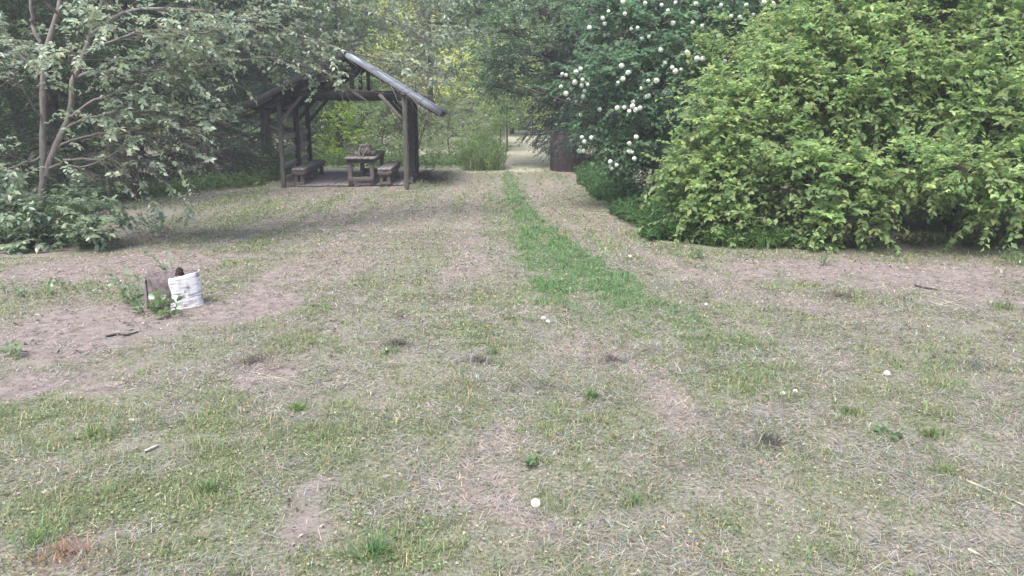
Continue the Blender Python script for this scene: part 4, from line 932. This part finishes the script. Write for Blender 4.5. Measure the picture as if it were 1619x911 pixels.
for i, (c, alt, lab, bl, x, y) in enumerate(TALL):
    blobs = [(at(u, v, yy), (r, r, r * .75)) for u, v, yy, r in bl]
    R = rng_of(300 + i); top = max(b[0][2] for b in blobs)
    for k in range(5): blobs.append((np.array([x + R.normal(0, 2), y + R.normal(0, 1), top + R.uniform(.5, 4)]), 1.8))
    broadleaf(170 + i, ground_at(x, y), top + 3.5, blobs, 'deciduous_tree', lab, c, .15, .085, 13, 4, 9, .16, .05, alt, .35, spray_len=.6, twigs=(i == 1))
# bare-stemmed bush fanning out behind the right posts
R = rng_of(190); g0 = ground_at(*at(656, 278, 26.5)[:2]); TW, TT, TL = Tri(), Tri(), Tri(); C_, D_ = [], []
for k in range(16):
    a = R.uniform(-1, .75) if k > 4 else R.uniform(-.9, -.2); e = g0 + [1.5 * a, R.normal(0, .4), R.uniform(2.2, 3.4)]
    q = resample([g0 + [R.normal(0, .08), R.normal(0, .08), -.05], g0 + [.45 * a, R.normal(0, .1), 1.1], e], 14); tubes(TW, q[None], np.linspace(.022, .006, 14)[None], 5, (1, 1, 1))
    for j in range(5, 14):
        for _ in range(2):
            d = nrm(R.normal(0, .5, 3) + [a * .5, 0, .6]); C_.append(q[j]); D_.append(d)
C_ = np.array(C_); D_ = np.array(D_); m = len(C_)
sprays(R, TL, TW, C_, D_, R.uniform(.25, .55, m), 6, .055, .03, (.12, .16, .07), .25, (.2, .18, .13), .3, droop=.1, rnd=.6, twig_r=.006)
finish('bare_stemmed_bush', g0, 'bush of thin dark bare stems fanning out behind the right shelter posts', 'bush', TW, None, TL, M_leaf, M_bark_dark, wood='stems', crown='foliage')
# slender-leaved bush by the far path, with tall grass standing in it
R = rng_of(191); c = gp(763, 271); c[1] += .6; c[2] = float(terrain(*c[:2])); TW, TT, TL = Tri(), Tri(), Tri(); C_, D_ = [], []
n = 420; a = R.uniform(0, 2 * math.pi, n); r = np.sqrt(R.random(n)) * .72; hh = R.uniform(.05, 1, n) * 1.35 * np.sqrt(np.clip(1.05 - (r / .75) ** 2, .05, 1))
C_ = c + np.stack([r * np.cos(a), r * np.sin(a), hh * .8], 1); D_ = nrm(np.stack([.35 * np.cos(a), .35 * np.sin(a), np.ones(n)], 1) + R.normal(0, .25, (n, 3)))
sprays(R, TL, TT, C_, D_, R.uniform(.25, .5, n), 12, .09, .018, (.14, .22, .075), .25, (.2, .28, .11), .35, droop=.12, up=.4, rnd=.6, ldroop=-.1)
x = c[0] + r * np.cos(a); y = c[1] + r * np.sin(a); blades(R, TL, x, y, R.uniform(.5, 1.1, n), R.uniform(.008, .014, n), np.abs(R.normal(.15, .2, n)), leafcol(R, n, (.14, .21, .08), .25), 1.0)
for k in range(12):
    e = c + [R.normal(0, .35), R.normal(0, .3), R.uniform(.6, 1.1)]; q = resample([c + [R.normal(0, .15), R.normal(0, .15), -.05], e], 6); tubes(TW, q[None], np.linspace(.012, .004, 6)[None], 5, (1, 1, 1))
finish('slender_leaved_bush', c, 'soft upright green bush with slender leaves at the left edge of the far path', 'bush', TW, TT, TL, M_leaf, M_bark_dark, wood='stems', crown='foliage')

# --- right wood behind the big shrub and the far wood all round
RW = [(8.5, 19.5, 10, 'dark tree behind the big yellow green shrub'), (12.5, 15.5, 10, 'dark tree right of the big yellow green shrub'), (7.2, 24, 11, 'dark tree behind the snowball shrub')]
for i, (x, y, H, lab) in enumerate(RW):
    R = rng_of(400 + i); blobs = []
    for k in range(16):
        f = k / 15; blobs.append((np.array([x + R.normal(0, 1.3), y + R.normal(0, 1.0), .8 + f * (H - 1)]), R.uniform(1.1, 1.7)))
    broadleaf(410 + i, ground_at(x, y), H, blobs, 'deciduous_tree', lab, (.045, .08, .03), .14, .08, 12, 4, 9, .18, .05, (.07, .11, .04), .3, spray_len=.6, twigs=False, group='dark trees behind the right hand shrubs')
R = rng_of(420); TFW = Tri()
C_ = []
for k in range(210):
    a = R.uniform(-1.15, 1.15); d = R.uniform(50, 74); x, y = d * math.sin(a), d * math.cos(a) * .9 + 4
    if y < 20: continue
    H = R.uniform(7, 15)
    for j in range(5): C_.append((x + R.normal(0, 2), y + R.normal(0, 1), float(terrain(x, y)) + .5 + H * j / 4.5, R.uniform(1.6, 2.8)))
for x, y in [(-20, 12), (-22, 20), (-19, 28), (-24, 34), (-16, 36), (-27, 14), (17, 10), (18, 18), (16, 26), (13, 33), (21, 30), (11, 40), (-14, 46), (-20, 6), (19, 4), (8, 36), (24, 14), (-11, 38)]:
    H = R.uniform(9, 13)
    for j in range(9): C_.append((x + R.normal(0, 1.5), y + R.normal(0, 1.5), .5 + H * j / 8.5, R.uniform(1.5, 2.4)))
C_ = np.array(C_); nl_ = 240; m = len(C_)
d = nrm(R.normal(size=(m, nl_, 3))); pos = C_[:, None, :3] + d * (C_[:, 3][:, None] * R.uniform(.55, 1.05, (m, nl_)))[..., None]
c = np.repeat(leafcol(R, m, (.09, .135, .06), .25, (.15, .21, .09), .35), nl_, 0); c = c * np.exp(R.normal(0, .2, (len(c), 1))); q = m * nl_
leaves(TFW, pos.reshape(q, 3), R.normal(size=(q, 3)), d.reshape(q, 3) + UP * .8 + R.normal(0, .4, (q, 3)), R.uniform(.25, .5, q), R.uniform(.15, .3, q), c, 1)
tag(TFW.build('far_wood', M_leaf), 'far wood closing off the clearing on every side', 'wood', kind='stuff')

# --- weeds along the foot of the hedges (nobody could count them)
R = rng_of(430); TWd = Tri()
def weeds(x, y, h, ll, lw, col, alt, n=7):
    m = len(x); C = np.stack([x, y, terrain(x, y)], 1); D = nrm(R.normal(0, .35, (m, 3)) * [1, 1, .2] + UP)
    sprays(R, TWd, None, C, D, h, n, ll, lw, col, .25, alt, .35, droop=.25, up=.8, rnd=.5, lod=1, ldroop=.0)
n = 2600; y = R.uniform(10.6, 27, n); x = 1.95 + np.abs(R.normal(0, .55, n)) + .1 * np.sin(y * 1.7); h = R.uniform(.15, .55, n) * np.clip(.45 + (x - 1.9), .45, 1.1)
weeds(x, y, h, .085, .04, (.055, .115, .04), (.08, .14, .055), 9)
n = 900; x = R.uniform(2.0, 4.2, n); y = 10.15 + .12 * R.normal(size=n) + np.clip(2.9 - x, 0, 1) * 1.1 + np.abs(R.normal(0, .3, n)); weeds(x, y, R.uniform(.12, .38, n), .07, .034, (.06, .115, .04), (.1, .16, .05))
n = 260; x = R.uniform(4.2, 9, n); y = 10.0 + np.abs(R.normal(0, .5, n)); weeds(x, y, R.uniform(.06, .22, n), .06, .03, (.05, .09, .03), (.08, .12, .04))
tag(TWd.build('weeds', M_leaf), 'leafy green weeds crowding the foot of the right hand shrubs', 'weeds', kind='stuff')
TWd = Tri()
n = 1500; t = R.random(n); x = -6.4 - 2.2 * (1 - np.abs(2 * t - 1)) - np.abs(R.normal(0, .7, n)); y = 10.6 + t * 10.5; x = np.where(y > 18, x - .4, x); weeds(x, y, R.uniform(.15, .5, n), .075, .042, (.055, .10, .04), (.09, .14, .05))
n = 900; x = R.uniform(-8.5, -1.6, n); y = 25.6 + np.abs(R.normal(0, 1.2, n)); weeds(x, y, R.uniform(.2, .6, n), .09, .05, (.08, .14, .05), (.12, .18, .07))
n = 500; x = R.uniform(-9, -6.6, n); y = R.uniform(20.5, 27, n); weeds(x, y, R.uniform(.2, .5, n), .09, .05, (.06, .11, .04), (.09, .15, .05))
n = 350; x = R.uniform(-9, -5.6, n); y = R.uniform(9.9, 10.8, n); weeds(x, y, R.uniform(.1, .3, n), .075, .042, (.06, .1, .045), (.09, .13, .06))
tag(TWd.build('undergrowth', M_leaf), 'leafy undergrowth along the wood edge on the left and behind the shelter', 'undergrowth', kind='stuff')
n = 700; TF = Tri(); x = 1.95 + np.abs(R.normal(0, .3, n)); y = R.uniform(10.7, 24, n); k = R.integers(0, n, 300); x[k] = R.uniform(1.9, 3.6, 300); y[k] = 10.1 + np.clip(2.9 - x[k], 0, 1) * 1.0 + R.normal(0, .12, 300)
blades(R, TF, x, y, R.uniform(.15, .4, n), R.uniform(.006, .012, n), np.abs(R.normal(.3, .25, n)), leafcol(R, n, (.08, .14, .045), .22), 1.0)
tag(TF.build('verge_grass', M_blade), 'longer uncut grass along the foot of the right hand shrubs', 'grass', kind='stuff')
#@@SMALL2
# ------------------------------------------------------------------ small plants round the stump and on the lawn
def seedling(seed, name, label, cat, u, v, n, h, ll, lw, base, alt, spread=.12, per=6, group=None, lod=2, back=0.):
    R = rng_of(seed); g = gp(u, v); g[1] += back; g[2] = float(terrain(*g[:2])); TW, TL = Tri(), Tri()
    a = R.uniform(0, 2 * math.pi, n); D = nrm(np.stack([np.cos(a), np.sin(a), np.zeros(n)], 1) * R.uniform(.1, .7, (n, 1)) + UP)
    C = g + np.stack([np.cos(a), np.sin(a), np.zeros(n)], 1) * spread * R.random((n, 1))
    sprays(R, TL, TW, C, D, h * R.uniform(.6, 1.05, n), per, ll, lw, base, .18, alt, .35, droop=.12, up=1.1, rnd=.35, lod=lod, fold=.12, twig_r=.003, twig_col=(1, 1, 1), ldroop=.0)
    r = empty(name, g, label, cat, group); TW.build('stem', M_stem, r, origin=g); TL.build('leaves', M_leaf_glossy, r, origin=g)
M_stem = plain_mat('stem_green', (.12, .15, .07), .6)
PALE, MID, DEEP = (.20, .26, .19), (.12, .19, .085), (.09, .16, .05)
seedling(501, 'seedling', 'pale leaved seedling rising behind the birch stump', 'plant', 240, 452, 4, .50, .075, .048, PALE, (.15, .21, .13), .05, 7, back=.55)
seedling(502, 'leafy_weed', 'soft green weed growing up the left side of the birch stump', 'plant', 213, 482, 10, .33, .055, .042, (.15, .21, .12), MID, .1, 7)
seedling(503, 'leafy_weed', 'bright green trailing sprig at the front foot of the birch stump', 'plant', 272, 501, 5, .26, .07, .06, DEEP, MID, .08, 6)
seedling(505, 'leafy_shrub', 'small pale leafy bush of upright stems right of the low grey green shrub', 'shrub', 238, 375, 22, .55, .085, .05, PALE, (.15, .21, .13), .42, 9, back=.3)
seedling(504, 'leafy_weed', 'low dark weed lying against the left foot of the birch stump', 'plant', 232, 494, 6, .14, .06, .045, DEEP, MID, .1, 5)
WD = [(40, 470, 12, .16, 'low weed in the brown soil at the left edge of the clearing', .3), (130, 462, 10, .14, 'sparse weed in the bare soil left of the birch stump', .3), (8, 568, 6, .12, 'small blue green weed at the left edge below the bare soil', .08),
      (620, 560, 5, .07, 'small green rosette beside a dry clump in the middle of the lawn', .05), (1100, 408, 8, .2, 'weed sprouting just in front of the right hand shrubs', .25), (1300, 420, 5, .25, 'thin upright weed in front of the big yellow green shrub', .05), (665, 296, 8, .22, 'small leafy weed by the foot of the front right shelter post', .12),
      (840, 740, 6, .06, 'pale green rosette above the dandelion clock in the middle', .04), (1405, 690, 6, .05, 'small green weed in the grass at the right', .06), (1610, 420, 10, .25, 'weed at the right edge under the big shrub', .2)]
for i, (u, v, n, h, lab, sp) in enumerate(WD): seedling(510 + i, 'leafy_weed', lab, 'weed', u, v, n, h, .05 if h > .1 else .035, .03 if h > .1 else .018, (.12, .19, .08), (.15, .21, .11), sp, 5, 'weeds dotted over the clearing')
TU = [(935, 630, .07, .09, (.11, .19, .06), 'fresh green grass tuft in the middle of the dry lawn'), (590, 880, .13, .11, (.10, .19, .075), 'bushy blue green grass tuft at the bottom edge'), (470, 650, .09, .08, (.13, .2, .07), 'short green tuft below the pale straw stems'), (150, 690, .10, .09, (.14, .2, .08), 'spreading green tuft below the left bare soil'),
      (1000, 795, .06, .06, (.16, .22, .10), 'small pale tuft right of the middle dandelion clock'), (60, 860, .14, .12, (.15, .21, .09), 'long grass tuft in the bottom left corner'), (1470, 690, .09, .07, (.13, .18, .07), 'dark green tuft in the dry grass at the right'), (1340, 655, .08, .06, (.13, .18, .07), 'thin tuft below the right hand dandelion clock'), (1500, 750, .1, .07, (.14, .19, .075), 'low spreading tuft near the long fallen stems'),
      (1590, 490, .2, .12, (.12, .17, .07), 'low green tuft at the right edge under the shrub'), (780, 560, .1, .06, (.13, .19, .08), 'short tuft below the end of the green strip'), (330, 780, .12, .1, (.14, .2, .085), 'dense green tuft in the lower left lawn')]
for i, (u, v, rad, h, c, lab) in enumerate(TU):
    R = rng_of(540 + i); g = gp(u, v); n = 90; T = Tri(); a = R.uniform(0, 6.283, n); r_ = np.abs(R.normal(0, .5, n)) * rad
    blades(R, T, g[0] + r_ * np.cos(a), g[1] + r_ * np.sin(a), h * R.uniform(.5, 1.1, n), R.uniform(.003, .005, n) * (1 + .1 * g[1]), np.abs(R.normal(.55, .35, n)), leafcol(R, n, c, .25), 1.0)
    tag(T.build('grass_tuft', M_blade, origin=g), lab, 'grass tuft', 'grass tufts in the lawn')
CL = [(628, 548, .13, (.12, .11, .09), 'dark dry clump of cut grass beside a green rosette'), (755, 572, .11, (.2, .2, .175), 'grey clump of cut grass in the middle of the lawn'), (965, 572, .13, (.19, .185, .16), 'grey clump of cut grass below the green strip'), (1215, 702, .11, (.14, .145, .12), 'dark clump of cut grass right of the middle'), (100, 882, .13, (.23, .165, .115), 'rusty brown clump of dead grass in the bottom left'), (400, 575, .2, (.15, .125, .11), 'brown clump of leaf scraps right of the bare soil'), (1330, 470, .2, (.15, .125, .11), 'dark brown clump in the worn strip before the big shrub'), (1540, 580, .2, (.2, .2, .175), 'grey clump of cut grass at the right')]
for i, (u, v, rad, c, lab) in enumerate(CL):
    R = rng_of(560 + i); g = gp(u, v); n = 300; T = Tri(); a = R.uniform(0, 6.283, n); r_ = np.abs(R.normal(0, .75, n)) * rad
    blades(R, T, g[0] + r_ * np.cos(a) * 1.3, g[1] + r_ * np.sin(a), R.uniform(.02, .06, n) * (1 + .06 * g[1]), R.uniform(.0025, .0045, n) * (1 + .1 * g[1]), R.uniform(.4, 1.6, n), leafcol(R, n, c, .4), .6, zoff=.045 * np.exp(-(r_ / rad / .6) ** 2) * R.random(n))
    tag(T.build('dry_clump', M_blade, origin=g), lab, 'dry clump', 'clumps of dry cut grass')
# dandelion clocks
R = rng_of(580); TD = Tri(); lump(TD, (0, 0, 0), (.009, .009, .009), 3, 0, 2, .1, (.55, .5, .42)); d = sphere_dirs(R, 240, -.9); n = len(d)
blades_d = nrm(d + R.normal(0, .08, (n, 3)))
t1 = nrm(np.cross(d, R.normal(size=(n, 3)))); 
for k in range(2):
    tk = t1 if k == 0 else np.cross(d, t1)
    V = np.stack([d * .012, d * .024 + tk * .0055, d * .024 - tk * .0055], 1).reshape(-1, 3); TD.add(V, np.arange(n * 3).reshape(-1, 3), (.74, .73, .70))
TStem = Tri(); q = resample([(0, 0, 0), (.008, .004, -.03), (.012, .0, -.06)], 6); tubes(TStem, q[None], np.full((1, 6), .0018), 5, (1, 1, 1))
d0 = None; gd = 'dandelion clocks on the lawn'
for u, v, lab, sc in [(847, 803, 'white fluffy dandelion clock alone near the bottom middle of the lawn', 1.0), (1402, 595, 'white round dandelion clock standing alone on the right', .95), (1237, 626, 'left one of the close pair of dandelion clocks on the right', .72), (1257, 622, 'right one of the close pair of dandelion clocks', .65), (859, 507, 'upper one of two touching dandelion clocks by the green strip', .95), (866, 512, 'lower one of two touching dandelion clocks by the green strip', .85), (996, 408, 'small far dandelion clock at the right edge of the green strip', 1.0), (1116, 484, 'small white dandelion clock beside the worn brown strip', .7)]:
    g = gp(u, v); g[2] += .022 * sc
    if d0 is None:
        o = d0 = TD.build('dandelion_clock', M_petal); st_ = TStem.build('stem', M_stem, o)
    else:
        o = d0.copy(); COL.objects.link(o); k = st_.copy(); COL.objects.link(k); k.parent = o
    o.location = g; o.scale = (sc * .85, sc * .85, sc * .78); o.rotation_euler = (R.normal(0, .2), R.normal(0, .2), R.uniform(0, 6)); tag(o, lab, 'dandelion', gd)
# sticks, straws and chips
M_dark_stick = plain_mat('stick_dark', (.045, .035, .032), .9); M_straw = plain_mat('straw_pale', (.42, .38, .31), .8); M_chip = plain_mat('wood_chip', (.42, .37, .34), .85, var=.35, scale=60)
M_gstem = plain_mat('cut_stem', (.40, .40, .27), .7)
def stick(name, pts, r0, r1, mat, label, cat, group=None, lift=.012):
    P = []
    for u, v in pts: g = gp(u, v); g[2] += lift; P.append(g)
    q = resample(P, 16); T = Tri(); tubes(T, (q - q[0])[None], np.linspace(r0, r1, 16)[None], 6, (1, 1, 1), .12, rng_of(int(pts[0][0])))
    o = T.build(name, mat); o.location = q[0]; tag(o, label, cat, group)
stick('stick', [(168, 535), (186, 531), (200, 532), (218, 527)], .012, .005, M_dark_stick, 'thin black stick lying on the bare soil below the stump', 'stick')
stick('stick', [(1446, 453), (1462, 457), (1482, 460)], .012, .007, M_dark_stick, 'short dark stick in front of the big yellow green shrub', 'stick')
stick('stick', [(228, 718), (240, 712), (250, 708)], .007, .006, M_chip, 'short pale stick in the lower left grass', 'stick')
for i, pts in enumerate([[(404, 603), (440, 600), (470, 598)], [(410, 598), (445, 603), (478, 610)], [(398, 590), (430, 598), (462, 604)], [(420, 606), (440, 598), (456, 590)]]):
    stick('straw_stem', pts, .0022, .0012, M_straw, 'pale dry straw stem in a loose bundle on the brown soil', 'straw', 'loose bundle of straw stems')
stick('straw_stem', [(478, 590), (512, 577), (548, 565)], .0026, .0014, M_straw, 'long pale straw stem lying alone right of the straw bundle', 'straw')
stick('cut_stem', [(1528, 764), (1570, 782), (1625, 806)], .006, .004, M_gstem, 'long greenish cut stem at the right edge of the lawn', 'stem')
stick('cut_stem', [(1530, 873), (1556, 886), (1592, 915)], .006, .004, M_gstem, 'thick pale cut stem in the bottom right corner', 'stem')
for i, pts in enumerate([[(1460, 468), (1490, 476), (1530, 490)], [(1480, 486), (1510, 478), (1540, 470)], [(1470, 480), (1495, 486), (1520, 483)]]):
    stick('cut_stem', pts, .0042, .0025, M_gstem, 'thin green cut stem in a tangle before the big shrub', 'stem', 'tangle of cut stems')
for u, v, w, lab in [(82, 779, .07, 'pale split wood chip in the lower left grass'), (214, 668, .075, 'greyish dead leaf curled below the bare soil'), (60, 500, .05, 'small tan chip on the soil left of the stump')]:
    R = rng_of(u); g = gp(u, v); T = Tri(); lump(T, (0, 0, .008), (w * .5, w * .22, .012), u, 0, 3.0, .3); o = T.build('wood_chip', M_chip, None, False); o.location = g; o.rotation_euler = (.1, .1, R.uniform(-.3, .6)); tag(o, lab, 'chip')
#@@END
# ------------------------------------------------------------------ thin haze in the air
hm = bpy.data.materials.new('haze_air'); hm.use_nodes = True; hn = hm.node_tree.nodes; hn.clear()
ho = hn.new('ShaderNodeOutputMaterial'); hv = hn.new('ShaderNodeVolumePrincipled')
hv.inputs['Color'].default_value = (.93, .95, 1.0, 1); hv.inputs['Density'].default_value = HAZE; hv.inputs['Anisotropy'].default_value = .2
hm.node_tree.links.new(hv.outputs[0], ho.inputs['Volume'])
T = Tri(); x0, x1, y0, y1, z0, z1 = -170, 170, -70, 270, -3, 24
V = [(x, y, z) for z in (z0, z1) for y in (y0, y1) for x in (x0, x1)]
T.add(V, [(0, 2, 3), (0, 3, 1), (4, 5, 7), (4, 7, 6), (0, 1, 5), (0, 5, 4), (2, 6, 7), (2, 7, 3), (0, 4, 6), (0, 6, 2), (1, 3, 7), (1, 7, 5)], (1, 1, 1))
tag(T.build('haze', hm), kind='stuff')
